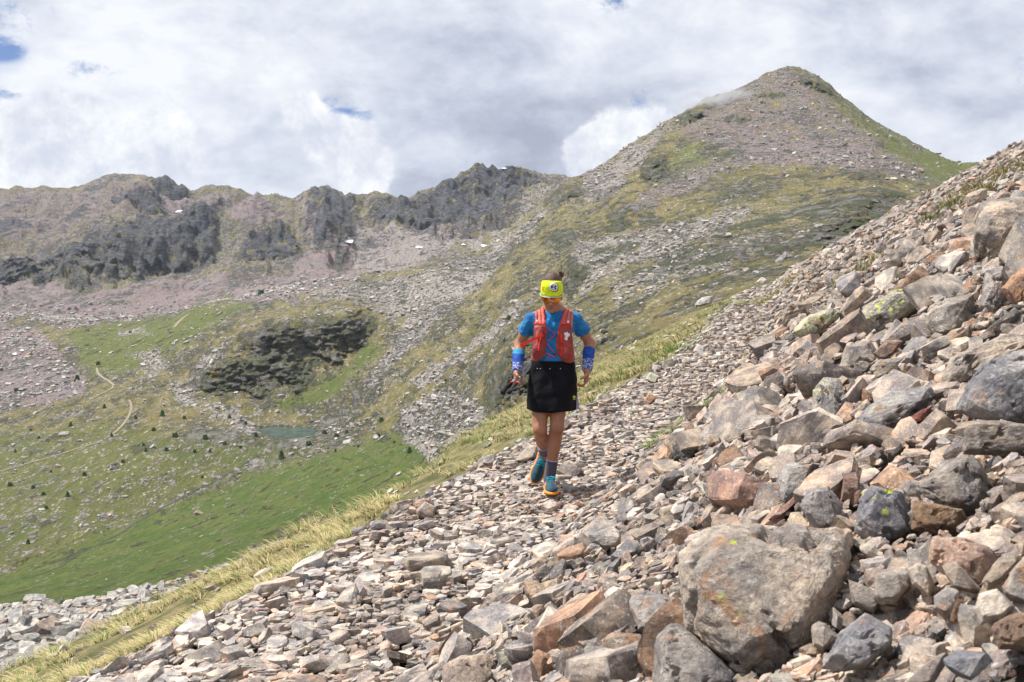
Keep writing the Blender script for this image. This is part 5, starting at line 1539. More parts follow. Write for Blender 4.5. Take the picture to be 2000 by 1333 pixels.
# ---- hair
M_HAIR = simple_mat('brown_hair', (.13, .070, .042), .55, .8, 900, vscale=90, col2=(.045, .025, .018), spec=.4)
def build_hair():
    g = SDF(HEAD - [.14, .15, .12], HEAD + [.17, .17, .26], .003)
    g.ell(hd(0, .030, .078), (.080 * HS, .100 * HS, .105 * HS), .01, HM); g.rc(hd(.01, .02, .13), Lp(1090, 544, -.03), .040, .024, .02)
    g.ell(hd(0, .075, -.01), (.062 * HS, .040, .055), .02, HM)
    g.cut(lambda p: -(((p - HEAD) @ HM)[..., 2] / HS - np.where(((p - HEAD) @ HM)[..., 1] / HS < .0, .06, -.06)), .004)
    g.warp(lambda p: .0035 * ridged(p @ np.diag([60, 20, 60]) / 1.3, 3))
    return g.mesh('hair', M_HAIR, runner)
hair = build_hair()
def build_bun():
    c = Lp(1094, 538, -.0)
    g = SDF(c - .07, c + .07, .0025)
    r = np.random.default_rng(8)
    g.ell(c, (.026, .026, .024), .006)
    for k in range(9):
        a = r.uniform(0, 2 * PI, 2); u = np.array([math.cos(a[0]), math.sin(a[0]), math.sin(a[1])]) * .020
        v = np.array([-math.sin(a[0]), math.cos(a[0]), math.cos(a[1])]) * .020
        g.rc(c + u - v * .7, c + u + v * .7, .008, .007, .003)
    g.rc(c - [.004, 0, .03], c, .014, .014, .008)
    return g.mesh('hair_bun', M_HAIR, hair)
build_bun()

# ---- headband with its badge
M_BAND = simple_mat('neon_yellow_cloth', (.66, .80, .02), .75, .3, 500, var=.08, vscale=25)
M_WHITE = simple_mat('white_print', (.82, .82, .85), .7, var=.02)
M_BLACK = simple_mat('black_print', (.012, .012, .016), .7, var=.02)
M_REDP = simple_mat('red_print', (.75, .10, .03), .7, var=.02)
def build_band():
    g = SDF(HEAD - [.13, .16, .10], HEAD + [.13, .16, .22], .003)
    g.ell(hd(0, .014, .054), (.0795 * HS, .105 * HS, .102 * HS), .006, HM)
    g.ell(hd(0, -.012, .040), (.0765 * HS, .090 * HS, .082 * HS), .03, HM); g.ell(hd(0, -.024, .090), (.071 * HS, .080 * HS, .058 * HS), .02, HM); g.ell(hd(0, .0, .105), (.070 * HS, .080 * HS, .055 * HS), .02, HM)
    def sl(p):
        q = ((p - HEAD) @ HM) / HS
        lo = .017 - .10 * np.clip(q[..., 1], 0, .1) * 1.8; hi = .132 - .25 * np.clip(q[..., 1] + .05, 0, .2)
        return np.maximum(lo - q[..., 2], q[..., 2] - hi)
    g.cut(sl, .004)
    g.warp(lambda p: .0022 * fbm(np.stack([p[:, 0] * 18, p[:, 1] * 18, p[:, 2] * 60], -1), 3))
    return g.mesh('headband', M_BAND, runner)
band = build_band()

def bvh_of(o):
    me = o.data
    return BVHTree.FromPolygons([v.co for v in me.vertices], [p.vertices[:] for p in me.polygons])
CAML = Vector(-ORG)
def drape(bvh, px, py, lift=.002, far=3.0):
    """point on a garment seen at (px, py), in figure coordinates"""
    r = Vector(ray(px, py)).normalized()
    h = bvh.ray_cast(CAML, r)
    if h[0] is None: return None
    return np.array(h[0]) + np.array(h[1]) * (lift if h[1].dot(r) < 0 else -lift)
def decal(name, bvh, tris_px, mat, parent, lift=.002):
    """flat print given as triangles in photo pixels, laid on the cloth"""
    V, T = [], []
    for tri in tris_px:
        q = [drape(bvh, x, y, lift) for x, y in tri]
        if any(a is None for a in q): continue
        b0 = len(V); V += q; T.append([b0, b0 + 1, b0 + 2])
    if not V: return None
    return mesh_np(name, np.array(V), np.array(T), mat, False, parent=parent)
def text_tris(txt, cx, cy, hgt, rot=0.0, xs=1.0, bold=.0):
    cu = bpy.data.curves.new('lettering', 'FONT'); cu.body = txt; cu.align_x = 'CENTER'; cu.align_y = 'CENTER'; cu.size = 1.0; cu.resolution_u = 3; cu.offset = bold
    ob = bpy.data.objects.new('lettering', cu); COL.objects.link(ob)
    bpy.context.view_layer.update()
    me = bpy.data.meshes.new_from_object(ob.evaluated_get(bpy.context.evaluated_depsgraph_get()))
    bm = bmesh.new(); bm.from_mesh(me); bmesh.ops.triangulate(bm, faces=bm.faces[:])
    out = []
    if len(bm.verts):
        co = np.array([v.co[:2] for v in bm.verts]); mid = .5 * (co.min(0) + co.max(0)); sz = np.ptp(co[:, 1])
        bm.verts.index_update()
        co = (co - mid) / sz * hgt; co[:, 0] *= xs
        c, s = math.cos(rot), math.sin(rot)
        X = cx + co[:, 0] * c + co[:, 1] * s; Y = cy - (co[:, 1] * c - co[:, 0] * s)
        out = [[(X[v.index], Y[v.index]) for v in f.verts] for f in bm.faces]
    bm.free(); bpy.data.objects.remove(ob); bpy.data.curves.remove(cu); bpy.data.meshes.remove(me)
    return out
def drop_tris(cx, cy, r, n=40):
    """round badge drawn out to a corner at the lower right"""
    pts = []
    for k in range(n):
        a = 2 * PI * k / n; x, y = math.cos(a), math.sin(a)
        if x > 0 and y > 0: e = 3.4; m = (abs(x) ** e + abs(y) ** e) ** (-1 / e); x, y = x * m, y * m
        pts.append((cx + r * x, cy + r * y))
    out = []
    for rr0, rr1 in ((0, .5), (.5, 1.0)):
        for k in range(n):
            a, b_ = pts[k], pts[(k + 1) % n]
            L_ = lambda p, f: (cx + (p[0] - cx) * f, cy + (p[1] - cy) * f)
            if rr0: out.append([L_(a, rr0), L_(a, rr1), L_(b_, rr1)])
            out.append([L_(a, rr0), L_(b_, rr1), L_(b_, rr0)] if rr0 else [(cx, cy), L_(a, rr1), L_(b_, rr1)])
    return out
bb = bvh_of(band)
decal('badge_rim', bb, drop_tris(1081.5, 561, 9.0), M_BLACK, band, .0012)
decal('badge', bb, drop_tris(1080.8, 560.4, 8.0), M_WHITE, band, .0026)
decal('badge_letter', bb, text_tris('e', 1081.3, 561, 10.5, .12, 1.15, .06), M_BLACK, band, .0040)
decal('red_mark', bb, text_tris('X', 1060.8, 564, 8, .15, .6, .02), M_REDP, band, .0015)
decal('small_lettering', bb, text_tris('l l l l l l l', 1082, 571.8, 1.4, 0, 1.1), M_BLACK, band, .0015)

# ---- sunglasses
def tube(name, pts, rad, mat, parent, n=8, rads=None, flat=1.0):
    pts = [np.array(p, float) for p in pts]; V = []
    for i, p in enumerate(pts):
        d = pts[min(i + 1, len(pts) - 1)] - pts[max(i - 1, 0)]; d /= np.linalg.norm(d) + 1e-9
        u = np.cross(d, [0, 0, 1.0]); 
        if np.linalg.norm(u) < .1: u = np.cross(d, [0, 1.0, 0])
        u /= np.linalg.norm(u); v = np.cross(u, d)
        r_ = rads[i] if rads is not None else rad
        for k in range(n):
            a = 2 * PI * k / n; V.append(p + (u * math.cos(a) + v * math.sin(a) * flat) * r_)
    m_ = len(pts); Q = [[i * n + k, i * n + (k + 1) % n, (i + 1) * n + (k + 1) % n, (i + 1) * n + k] for i in range(m_ - 1) for k in range(n)]
    caps = [list(range(n))[::-1], list(range((m_ - 1) * n, m_ * n))]
    return mesh_np(name, np.array(V), [np.array(Q), np.array(caps)], mat, True, parent=parent, sharp=50)
M_LENS, w_, b_ = new_mat('orange_mirror_lens')
w_.set(b_, 'Base Color', w_.mix(w_.mr(w_.noise(w_.add('ShaderNodeTexCoord').outputs['Object'], 26, 3, .5), .4, .6), (.55, .10, .012, 1), (.80, .34, .03, 1)))
b_.inputs['Metallic'].default_value = .75; b_.inputs['Roughness'].default_value = .16
M_FRAME = simple_mat('pale_blue_frame', (.42, .50, .58), .35, var=.03)
def lens_pt(a, z, out=0.0):
    r = .088 + out; return hd(math.sin(a) * r * .93, -.016 - math.cos(a) * r, z)
gl = empty('sunglasses', (0, 0, 0)); gl.parent = runner
def build_lens(sgn):
    na, nz_ = 14, 7; V = []
    for i in range(na):
        f = i / (na - 1); a = sgn * (.09 + f * .90)
        top = .017 - .004 * f; bot = -.028 + .020 * max(0, f - .45) ** 1.4 * 1.6 + (.012 * (1 - f / .18) if f < .18 else 0)
        for j in range(nz_): V.append(lens_pt(a, bot + (top - bot) * j / (nz_ - 1), .004))
    nv = len(V)
    for i in range(na):
        f = i / (na - 1); a = sgn * (.09 + f * .90)
        for j in range(nz_):
            V.append(V[i * nz_ + j] + (HEAD - V[i * nz_ + j]) * np.array([1, 1, 0]) * .02)
    Q = []
    for i in range(na - 1):
        for j in range(nz_ - 1):
            a0 = i * nz_ + j; Q += [[a0, a0 + nz_, a0 + nz_ + 1, a0 + 1], [nv + a0, nv + a0 + 1, nv + a0 + nz_ + 1, nv + a0 + nz_]]
    return mesh_np('lens', np.array(V), np.array(Q), M_LENS, True, parent=gl)
build_lens(-1); build_lens(1)
tube('frame', [lens_pt(a, .019 - .003 * abs(a), .006) for a in np.linspace(-1.05, 1.05, 25)], .0042, M_FRAME, gl, flat=.8)
tube('nose_bridge', [lens_pt(-.12, -.012, .006), lens_pt(-.06, -.004, .008), lens_pt(.06, -.004, .008), lens_pt(.12, -.012, .006)], .0035, M_FRAME, gl)
for s in (-1, 1):
    tube('temple_arm', [lens_pt(s * 1.03, .016, .006), hd(s * .086, -.02, .014), hd(s * .088, .03, .012)], .0040, M_FRAME, gl)

# ---- shirt
def cloth_mat(name, col, col2, rough=.8, weave=900, wob=.25):
    m, w, b = new_mat(name); tc = w.add('ShaderNodeTexCoord').outputs['Object']
    w.set(b, 'Base Color', w.mix(w.mr(w.noise(tc, 9, 5, .6, .6), .35, .65), rgb(col), rgb(col2)))
    b.inputs['Roughness'].default_value = rough; b.inputs['Sheen Weight'].default_value = .15
    h = w.math('ADD', w.math('MULTIPLY', w.noise(tc, weave, 2, .5), .12), w.math('ADD', w.noise(tc, 14, 4, .55, 1.6), w.math('MULTIPLY', w.noise(tc, 9, 3, .5, .8, kind='RIDGED_MULTIFRACTAL'), .35)))
    bm = w.add('ShaderNodeBump'); bm.inputs['Strength'].default_value = wob; bm.inputs['Distance'].default_value = .012
    w.set(bm, 'Height', h); w.set(b, 'Normal', bm.outputs[0]); return m
M_SHIRT = cloth_mat('blue_sports_cloth', (.010, .185, .46), (.006, .115, .32))
def torso(g, o=0.0, k=.04):
    g.ell((WX, .015, .97), (.152 + o, .108 + o, .14), k)
    g.ell((WX - .003, .0, 1.08), (.138 + o, .098 + o, .14 + o), k)
    g.ell((CHX, -.005, 1.215), (.150 + o, .104 + o, .150 + o), k)
    g.rc(RSH + [.03, 0, -.012], LSH + [-.03, 0, -.012], .058 + o, .058 + o, k)
    for s in (-1, 1): g.ell((CHX + s * .062, -.075, 1.205), (.055 + o, .048 + o, .058 + o), .035)
def folds(p, a=.009):
    q = np.stack([p[:, 0] * 9 + p[:, 2] * 3, p[:, 1] * 8, p[:, 2] * 13 - np.abs(p[:, 0]) * 9], -1)
    return a * (ridged(q, 3) - .3) + a * .6 * fbm(p * 26, 3)
def build_shirt():
    g = SDF((-.36, -.25, .88), (.40, .26, 1.48), .004)
    torso(g)
    for S_, E_ in ((RSH, REL), (LSH, LEL)):
        d = E_ - S_; g.rc(S_ + d * .0, S_ + d * .50, .054, .060, .03)
    def lim(p):
        hem = (.930 + .010 * np.sin(p[..., 0] * 30) - p[..., 2])
        r_ = hem
        for S_, E_ in ((RSH, REL), (LSH, LEL)):
            d = (E_ - S_) / np.linalg.norm(E_ - S_); t = (p - S_) @ d
            side = (p[..., 0] - S_[0]) * (1 if S_[0] > 0 else -1) > -.02
            r_ = np.where(side, np.maximum(r_, t - .125), r_)
        return r_
    g.cut(lim, .004)
    g.ell((CHX - .002, -.095, 1.395), (.064, .11, .082), .006, None, '-')
    g.ell((CHX - .002, .0, 1.43), (.066, .07, .085), .006, None, '-')
    g.warp(folds)
    return g.mesh('shirt', M_SHIRT, runner)
shirt = build_shirt()

# ---- vest
M_VEST = cloth_mat('coral_red_mesh_cloth', (.36, .060, .048), (.21, .032, .030), .75, 500, .7)
M_STRAP = cloth_mat('faded_coral_webbing', (.58, .17, .13), (.44, .10, .08), .75, 500, .4)
M_TRIM = simple_mat('bright_red_trim', (.80, .035, .02), .6, var=.05)
PAN_L = [(1042, 640), (1060, 636), (1066, 642), (1067, 665), (1066.5, 688), (1060, 700), (1050, 707), (1040, 706), (1032.5, 698), (1034, 686), (1038, 668), (1041, 652)]
PAN_R = [(1094, 634), (1116, 634), (1117, 652), (1121, 672), (1126, 690), (1125.5, 707), (1115, 710), (1102, 708), (1090, 698), (1087, 686), (1089, 658)]
STR_L = [(1045, 604), (1052, 598), (1060.5, 597), (1063, 610), (1065, 645), (1043, 645), (1045, 620)]
STR_R = [(1106, 600), (1113, 601), (1120, 606), (1118, 640), (1093, 641), (1098, 622), (1103, 608)]
def panel(name, polys, o, mat, parent, bulge=(), back=False):
    g = SDF((-.22, -.27, .92), (.26, .24, 1.47), .0035)
    torso(g, o)
    for c, r in bulge: g.ell(c, r, .03)
    def lim(p):
        x, y, _ = proj(p + ORG)
        d = np.full(x.shape, 1e3)
        for q in polys: d = np.minimum(d, poly_sdf(x, y, q))
        d = d * .0039
        yl = .015
        return np.maximum(d, p[..., 1] - yl) if not back else d
    g.cut(lim, .006)
    g.warp(lambda p: folds(p, .004))
    return g.mesh(name, mat, parent)
vest = empty('vest', (0, 0, 0)); vest.parent = runner
b1, b2 = Lp(1050, 688, -.115), Lp(1108, 688, -.115)
panel('pocket_panel', [PAN_L], .013, M_VEST, vest, [(b1, (.045, .030, .065)), (Lp(1055, 660, -.11), (.030, .026, .05))])
panel('pocket_panel', [PAN_R], .013, M_VEST, vest, [(b2, (.050, .032, .065)), (Lp(1104, 660, -.11), (.034, .028, .055))])
panel('shoulder_strap', [STR_L], .010, M_STRAP, vest); panel('shoulder_strap', [STR_R], .010, M_STRAP, vest)
def build_vback():
    g = SDF((-.18, -.1, 1.0), (.22, .28, 1.47), .005)
    torso(g, .012); g.ell((CHX, .10, 1.22), (.10, .055, .15), .03)
    g.cut(lambda p: np.maximum(np.maximum(np.abs(p[..., 0] - CHX) - .115, -p[..., 1] + .012), 1.03 - p[..., 2]), .01)
    g.ell((CHX, .0, 1.45), (.064, .085, .085), .006, None, '-')
    return g.mesh('back_panel', M_VEST, vest)
build_vback()
vb = [bvh_of(o) for o in vest.children if o.name.startswith(('pocket', 'shoulder'))] + [bvh_of(shirt)]
def on_front(px, py, lift=.003):
    best = None
    for bv in vb:
        q = drape(bv, px, py, lift)
        if q is not None and (best is None or q[1] < best[1]): best = q
    return best
def line_on(name, pts, rad, mat, parent, step=2.5, lift=.003, flat=1.0):
    L = np.array(pts, float); seg = np.hypot(*np.diff(L, axis=0).T); cum = np.concatenate([[0], np.cumsum(seg)])
    t = np.arange(0, cum[-1] + .01, step); q = [on_front(x, y, lift) for x, y in zip(np.interp(t, cum, L[:, 0]), np.interp(t, cum, L[:, 1]))]
    q = [a for a in q if a is not None]
    for k in range(1, len(q)):                       # no sudden jumps between layers
        if abs(q[k][1] - q[k - 1][1]) > .03: q[k][1] = q[k - 1][1] + .03 * np.sign(q[k][1] - q[k - 1][1])
    return tube(name, q, rad, mat, parent, 6, flat=flat)
line_on('zip', [(1058, 649), (1056, 662), (1052.5, 676), (1051.5, 688)], .0045, M_TRIM, vest)
line_on('zip', [(1096.5, 656), (1097.5, 672), (1097, 684), (1097.5, 698)], .0050, M_TRIM, vest)
line_on('edge_trim', [(1060.5, 599), (1062, 612), (1064, 628), (1066, 642), (1067, 660)], .0050, M_TRIM, vest)
line_on('edge_trim', [(1106.5, 601), (1102, 613), (1096.5, 628), (1092, 642), (1088.5, 660), (1087.5, 684)], .0050, M_TRIM, vest)
line_on('strap_seam', [(1049, 604), (1049.5, 634)], .0030, M_VEST, vest); line_on('strap_seam', [(1056, 601), (1057, 634)], .0030, M_VEST, vest)
line_on('strap_seam', [(1116, 606), (1112.5, 634)], .0030, M_VEST, vest); line_on('strap_seam', [(1111, 603), (1104, 632)], .0030, M_VEST, vest)
line_on('pocket_hem', [(1043, 633), (1052, 632), (1064, 633)], .0050, M_TRIM, vest); line_on('pocket_hem', [(1096, 633.5), (1106, 632.5), (1115, 634)], .0050, M_TRIM, vest)
line_on('chest_cord', [(1068, 640), (1078, 648), (1086, 654), (1076, 662), (1067, 668), (1074, 678), (1082, 688), (1086, 694)], .0022, M_TRIM, vest, lift=.006)
line_on('chest_cord', [(1059, 694), (1065, 690), (1073, 692), (1080, 696), (1086, 697)], .0030, M_TRIM, vest, lift=.008)
line_on('loose_cord', [(1071, 692), (1072, 698), (1070, 704)], .0020, M_TRIM, vest, lift=.008)
M_DARKP = simple_mat('dark_plastic', (.03, .03, .04), .5, var=.05)
for (x, y, r_, mt, nm) in ((1050, 628, .0085, M_WHITE, 'toggle'), (1109, 629.5, .0085, M_WHITE, 'toggle'), (1086, 654, .006, M_DARKP, 'cord_lock'), (1083, 692, .008, M_DARKP, 'cord_lock'), (1067.5, 704.5, .005, M_TRIM, 'cord_end')):
    c = on_front(x, y, .004); g = SDF(c - .02, c + .02, .0022); g.box3(c, (r_, r_ * .7, r_), r_ * .5, .004); g.mesh(nm, mt, vest)
# red tab hanging out of the pocket
def build_tab():
    a, b__, c = Lp(1061, 655, -.17), Lp(1040, 664, -.20), Lp(1016, 675.5, -.19)
    V = []
    for p, hw in ((a, .007), (b__, .010), (c, .012)):
        for dy in (-.002, .002):
            for dz in (-hw, hw): V.append(p + np.array([0, dy, dz]))
    Q = []
    for i in range(2):
        o = 4 * i
        Q += [[o, o + 1, o + 5, o + 4], [o + 2, o + 6, o + 7, o + 3], [o + 1, o + 3, o + 7, o + 5], [o, o + 4, o + 6, o + 2]]
    Q += [[0, 2, 3, 1], [8, 9, 11, 10]]
    return mesh_np('pull_tab', np.array(V), np.array(Q), M_TRIM, False, parent=vest)
build_tab()
def build_wrapper():
    c = on_front(1107, 654, .0); g = SDF(c - .06, c + .06, .003)
    r = np.random.default_rng(3)
    for k in range(7):
        q = c + np.array([r.uniform(-.014, .014), r.uniform(-.006, .004), r.uniform(-.045, .020)])
        g.ell(q, (r.uniform(.007, .013), .007, r.uniform(.010, .022)), .006)
    g.warp(lambda p: .004 * ridged(p * 70, 3))
    m, w, b = new_mat('clear_plastic_wrap'); b.inputs['Base Color'].default_value = (.72, .72, .78, 1); b.inputs['Roughness'].default_value = .2
    return g.mesh('plastic_wrapper', m, vest)
build_wrapper()

# ---- skirt: a loft from waist to hem
M_SKIRT = cloth_mat('black_running_cloth', (.0045, .0045, .007), (.008, .008, .012), .8, 600, .6)
for nd in M_SKIRT.node_tree.nodes:
    if nd.type == 'BSDF_PRINCIPLED': nd.inputs['Sheen Weight'].default_value = 0; nd.inputs['Specular IOR Level'].default_value = .15
M_LILAC = cloth_mat('lilac_lining', (.36, .33, .46), (.30, .28, .40), .8)
def build_skirt():
    rows = [(704, 1038.5, 1121, .104), (716, 1036.5, 1123, .108), (728, 1033.5, 1125, .116), (745, 1031, 1126.5, .130), (765, 1029.5, 1125.5, .146), (782, 1028.8, 1125, .158), (798, 1028.5, 1124.0, .168)]
    nth, nzz = 120, 40; V = []
    R = np.array(rows, float)
    for j in range(nzz):
        f = j / (nzz - 1); py = 704.5 + (799 - 704.5) * f
        xl, xr, dp = [np.interp(py, R[:, 0], R[:, k]) for k in (1, 2, 3)]
        a = Lp(xl, py, 0); b__ = Lp(xr, py, 0); cx, hw, z = .5 * (a[0] + b__[0]), .5 * (b__[0] - a[0]), a[2]
        for i in range(nth):
            th = 2 * PI * i / nth
            fold = (.006 * math.sin(th * 5 + 1) + .005 * math.sin(th * 9 + f * 3)) * f + .0025 * math.sin(th * 3 + 22 * f) * (1 - f * .5)
            ex = 2.35
            cs, sn = math.cos(th), math.sin(th)
            m_ = (abs(cs) ** ex + abs(sn) ** ex) ** (-1 / ex)
            wob = .0045 * float(math.sin(9 * f + 3.1 * cs * 2) * math.sin(4 * th + 2))
            V.append([cx + cs * m_ * (hw + fold), .012 + sn * m_ * (dp + fold) + wob, z - (.012 * (1 - abs(cs)) if j == nzz - 1 else 0) + .004 * math.sin(th * 4) * f])
    Vo = np.array(V); n0 = len(Vo)
    c = Vo.reshape(nzz, nth, 3).mean(1, keepdims=True)
    Vi = Vo.reshape(nzz, nth, 3) + (c - Vo.reshape(nzz, nth, 3)) * np.array([.02, .03, 0]); Vi = Vi.reshape(-1, 3)
    Q = []
    for j in range(nzz - 1):
        for i in range(nth):
            a0, a1 = j * nth + i, j * nth + (i + 1) % nth
            Q += [[a0, a0 + nth, a1 + nth, a1], [n0 + a0, n0 + a1, n0 + a1 + nth, n0 + a0 + nth]]
    for i in range(nth):
        a0, a1 = (nzz - 1) * nth + i, (nzz - 1) * nth + (i + 1) % nth; Q.append([a0, n0 + a0, n0 + a1, a1])
        a0, a1 = i, (i + 1) % nth; Q.append([a0, a1, n0 + a1, n0 + a0])
    return mesh_np('skirt', np.vstack([Vo, Vi]), np.array(Q), M_SKIRT, True, parent=runner)
skirt = build_skirt()
sb = bvh_of(skirt)
M_LIME = simple_mat('lime_print', (.55, .72, .03), .7, var=.02)
def rect_t(x0, y0, x1, y1): return [[(x0, y0), (x1, y0), (x1, y1)], [(x0, y0), (x1, y1), (x0, y1)]]
decal('printed_mark', sb, rect_t(1118.6, 773.2, 1120.2, 778.4) + rect_t(1120.8, 773.2, 1122.4, 777.4) + rect_t(1122.8, 773.8, 1123.8, 776.2) + rect_t(1120.8, 776.8, 1123.6, 778.4), M_LIME, skirt)
decal('printed_text', sb, rect_t(1119, 779.8, 1120.4, 781) + rect_t(1120.9, 779.8, 1121.8, 781) + rect_t(1122.2, 779.8, 1123.2, 781), M_WHITE, skirt)
for x in (1049.5, 1055.5, 1074, 1094.5):
    q = drape(sb, x, 720.5, .001)
    if q is not None:
        g = SDF(q - .008, q + .008, .0015); g.ell(q, (.0032, .002, .0036), .002); g.mesh('snap_button', M_WHITE, skirt)
# split side with lining
V = np.array([Lp(1119, 745, .02), Lp(1124.5, 748, .0), Lp(1132, 799, -.01), Lp(1120, 801, -.02), Lp(1112, 800, .03), Lp(1119, 745, .05), Lp(1124.5, 748, .03), Lp(1132, 799, .03), Lp(1120, 801, .04), Lp(1112, 800, .05)])
mesh_np('side_lining', V, [np.array([[4, 3, 2, 1, 0][::-1], [5, 6, 7, 8, 9][::-1]]), np.array([[0, 1, 6, 5], [1, 2, 7, 6], [2, 3, 8, 7], [3, 4, 9, 8], [4, 0, 5, 9]])], M_LILAC, False, parent=skirt)

# ---- wristbands
def band_mat(name, marks, top):
    m, w, b = new_mat(name); tc = w.add('ShaderNodeTexCoord').outputs['Object']
    mp = w.add('ShaderNodeMapping'); w.set(mp, 'Vector', tc); mp.inputs['Scale'].default_value = (1.0, 1.0, 1.5)
    c = w.mix(w.mr(w.noise(tc, 30, 4, .6), .35, .65), (.012, .045, .26, 1), (.03, .10, .42, 1))
    v = w.voro(mp.outputs[0], 88, 'DISTANCE_TO_EDGE'); n = w.noise(mp.outputs[0], 75, 2, .5)
    mk = w.math('MULTIPLY', w.mr(v, .10, .06), w.mr(n, .47, .52))
    sep = w.add('ShaderNodeSeparateXYZ'); w.set(sep, 0, tc)
    mk = w.math('MULTIPLY', mk, w.mr(sep.outputs[2], marks, marks - .008))
    c = w.mix(mk, c, (.78, .80, .84, 1)); c = w.mix(w.mr(sep.outputs[2], top - .012, top + .004), c, (.04, .30, .52, 1))
    w.set(b, 'Base Color', c); b.inputs['Roughness'].default_value = .85; return m
def build_wrist(E_, W_, f0, f1, name_mat):
    d = W_ - E_; a, b__ = E_ + d * f0, E_ + d * f1 + (d / np.linalg.norm(d)) * .0
    g = SDF(np.minimum(a, b__) - .07, np.maximum(a, b__) + .07, .003)
    g.rc(a, b__, .047, .038, .01)
    for t, r_ in ((.10, .049), (.36, .045), (.58, .046), (.80, .045), (.95, .044)):
        q = a + (b__ - a) * t; g.ell(q + [.002, -.003, 0], (r_ * .98, r_ * .98, .011), .008)
    dn = d / np.linalg.norm(d)
    g.cut(lambda p: np.maximum(-((p - a) @ dn), (p - b__) @ dn - .012), .006)
    g.warp(lambda p: .003 * ridged(np.stack([p[:, 0] * 12, p[:, 1] * 12, p[:, 2] * 55 + p[:, 0] * 25], -1), 3))
    return g.mesh('wristband', name_mat, runner)
build_wrist(REL, RWR, .27, .97, band_mat('blue_printed_buff', Lp(1010, 706, 0)[2], Lp(1010, 690, 0)[2]))
build_wrist(LEL, LWR, .22, .97, band_mat('blue_printed_buff', Lp(1146, 699, 0)[2], Lp(1146, 670, 0)[2]))

# ---- socks and shoes
M_SOCK = cloth_mat('grey_violet_sock', (.085, .075, .105), (.06, .055, .08), .9)
M_CUFF = simple_mat('lilac_cuff', (.38, .30, .42), .9, var=.03)
def build_sock(K_, A_, f0, ext):
    d = A_ - K_; a = K_ + d * f0; dn = d / np.linalg.norm(d); b__ = A_ + dn * ext
    g = SDF(np.minimum(a, b__) - .08, np.maximum(a, b__) + .08, .003)
    g.rc(a - dn * .02, A_, .046, .041, .01); g.rc(A_, b__, .041, .044, .01)
    g.cut(lambda p: np.maximum(-((p - a) @ dn), (p - b__) @ dn), .004)
    g.warp(lambda p: .0015 * fbm(p * 90, 2))
    s_ = g.mesh('sock', M_SOCK, runner)
    g = SDF(a - .07, a + .07, .003); g.rc(a - dn * .05, a + dn * .05, .0475, .0472, .004); g.cut(lambda p: np.abs((p - a) @ dn) - .004, .002); g.mesh('sock_cuff', M_CUFF, s_)
build_sock(LKN, LAN, .62, .03); build_sock(RKN, RAN, .70, .03)

M_UPPER = cloth_mat('teal_shoe_mesh', (.012, .075, .115), (.008, .035, .055), .7, 400, .8)
M_SOLE = simple_mat('orange_foam_sole', (.82, .30, .035), .6, var=.08, vscale=30)
M_LACE = simple_mat('turquoise_laces', (.03, .33, .42), .7, var=.06)
M_CORAL = simple_mat('coral_side', (.62, .22, .13), .7, var=.06)
M_OUT = simple_mat('dark_outsole', (.10, .06, .04), .9, var=.1)
def build_shoe(origin, M3):
    """local: heel at y=+.07, toe at y=-.20, ground z=0"""
    e = empty('shoe', (0, 0, 0)); e.parent = runner
    e.matrix_local = Matrix.Translation(Vector(origin)) @ Matrix(M3.tolist()).to_4x4()
    g = SDF((-.08, -.24, -.02), (.08, .12, .14), .003)
    g.ell((0, -.125, .030), (.047, .085, .038), .02); g.ell((0, .025, .036), (.036, .055, .040), .03); g.rc((0, .035, .05), (0, .035, .078), .037, .036, .02); g.rc((0, -.02, .062), (0, -.13, .042), .034, .030, .02)
    g.rc((0, .03, .09), (0, .03, .13), .031, .033, .004, '-')
    g.cut(lambda p: .014 - p[..., 2], .004); g.mesh('upper', M_UPPER, e)
    g = SDF((-.08, -.24, -.02), (.08, .12, .06), .003)
    g.ell((0, -.125, .012), (.056, .092, .026), .02); g.ell((0, .03, .012), (.044, .062, .028), .04); g.rc((0, -.1, .01), (0, .02, .01), .038, .038, .03)
    g.cut(lambda p: np.maximum(-p[..., 2], p[..., 2] - (.024 + .9 * np.maximum(p[..., 1] - .0, 0) * .12 + .10 * np.maximum(-p[..., 1] - .15, 0))), .005)
    so = g.mesh('sole', M_SOLE, e)
    g = SDF((-.08, -.24, -.02), (.08, .12, .03), .004); g.ell((0, -.125, .004), (.052, .088, .02), .02); g.ell((0, .03, .004), (.040, .058, .02), .04)
    g.cut(lambda p: np.maximum(-.006 - p[..., 2], p[..., 2] - .004), .002); g.warp(lambda p: .0025 * np.sign(np.sin(p[:, 1] * 300))); g.mesh('outsole', M_OUT, so)
    for k in range(6):
        y = -.040 - .019 * k; z = .100 - .0085 * k - (.004 if k > 3 else 0)
        s_ = 1 if k % 2 else -1
        tube('lace', [(-.027, y + .006 * s_, z - .014), (-.012, y, z), (.012, y - .004 * s_, z), (.027, y - .008 * s_, z - .014)], .0036, M_LACE, e, 6)
    tube('lace_bow', [(0, -.045, .108), (.030, -.062, .106), (.040, -.082, .090), (.018, -.070, .102), (0, -.048, .108), (-.030, -.060, .106), (-.038, -.085, .088), (-.014, -.070, .102)], .0032, M_LACE, e, 6)
    for s_ in (-1, 1):
        g = SDF((-.07, -.12, .0), (.07, .08, .09), .003); g.ell((s_ * .034, -.035, .040), (.010, .040, .020), .003); g.mesh('side_patch', M_CORAL, e)
    return e
yaw = math.radians(3)
ML = np.array([[math.cos(yaw), -math.sin(yaw), 0], [math.sin(yaw), math.cos(yaw), 0], [0, 0, 1]])
build_shoe((LAN[0] + .002, LAN[1] - .02, 0.0), ML)
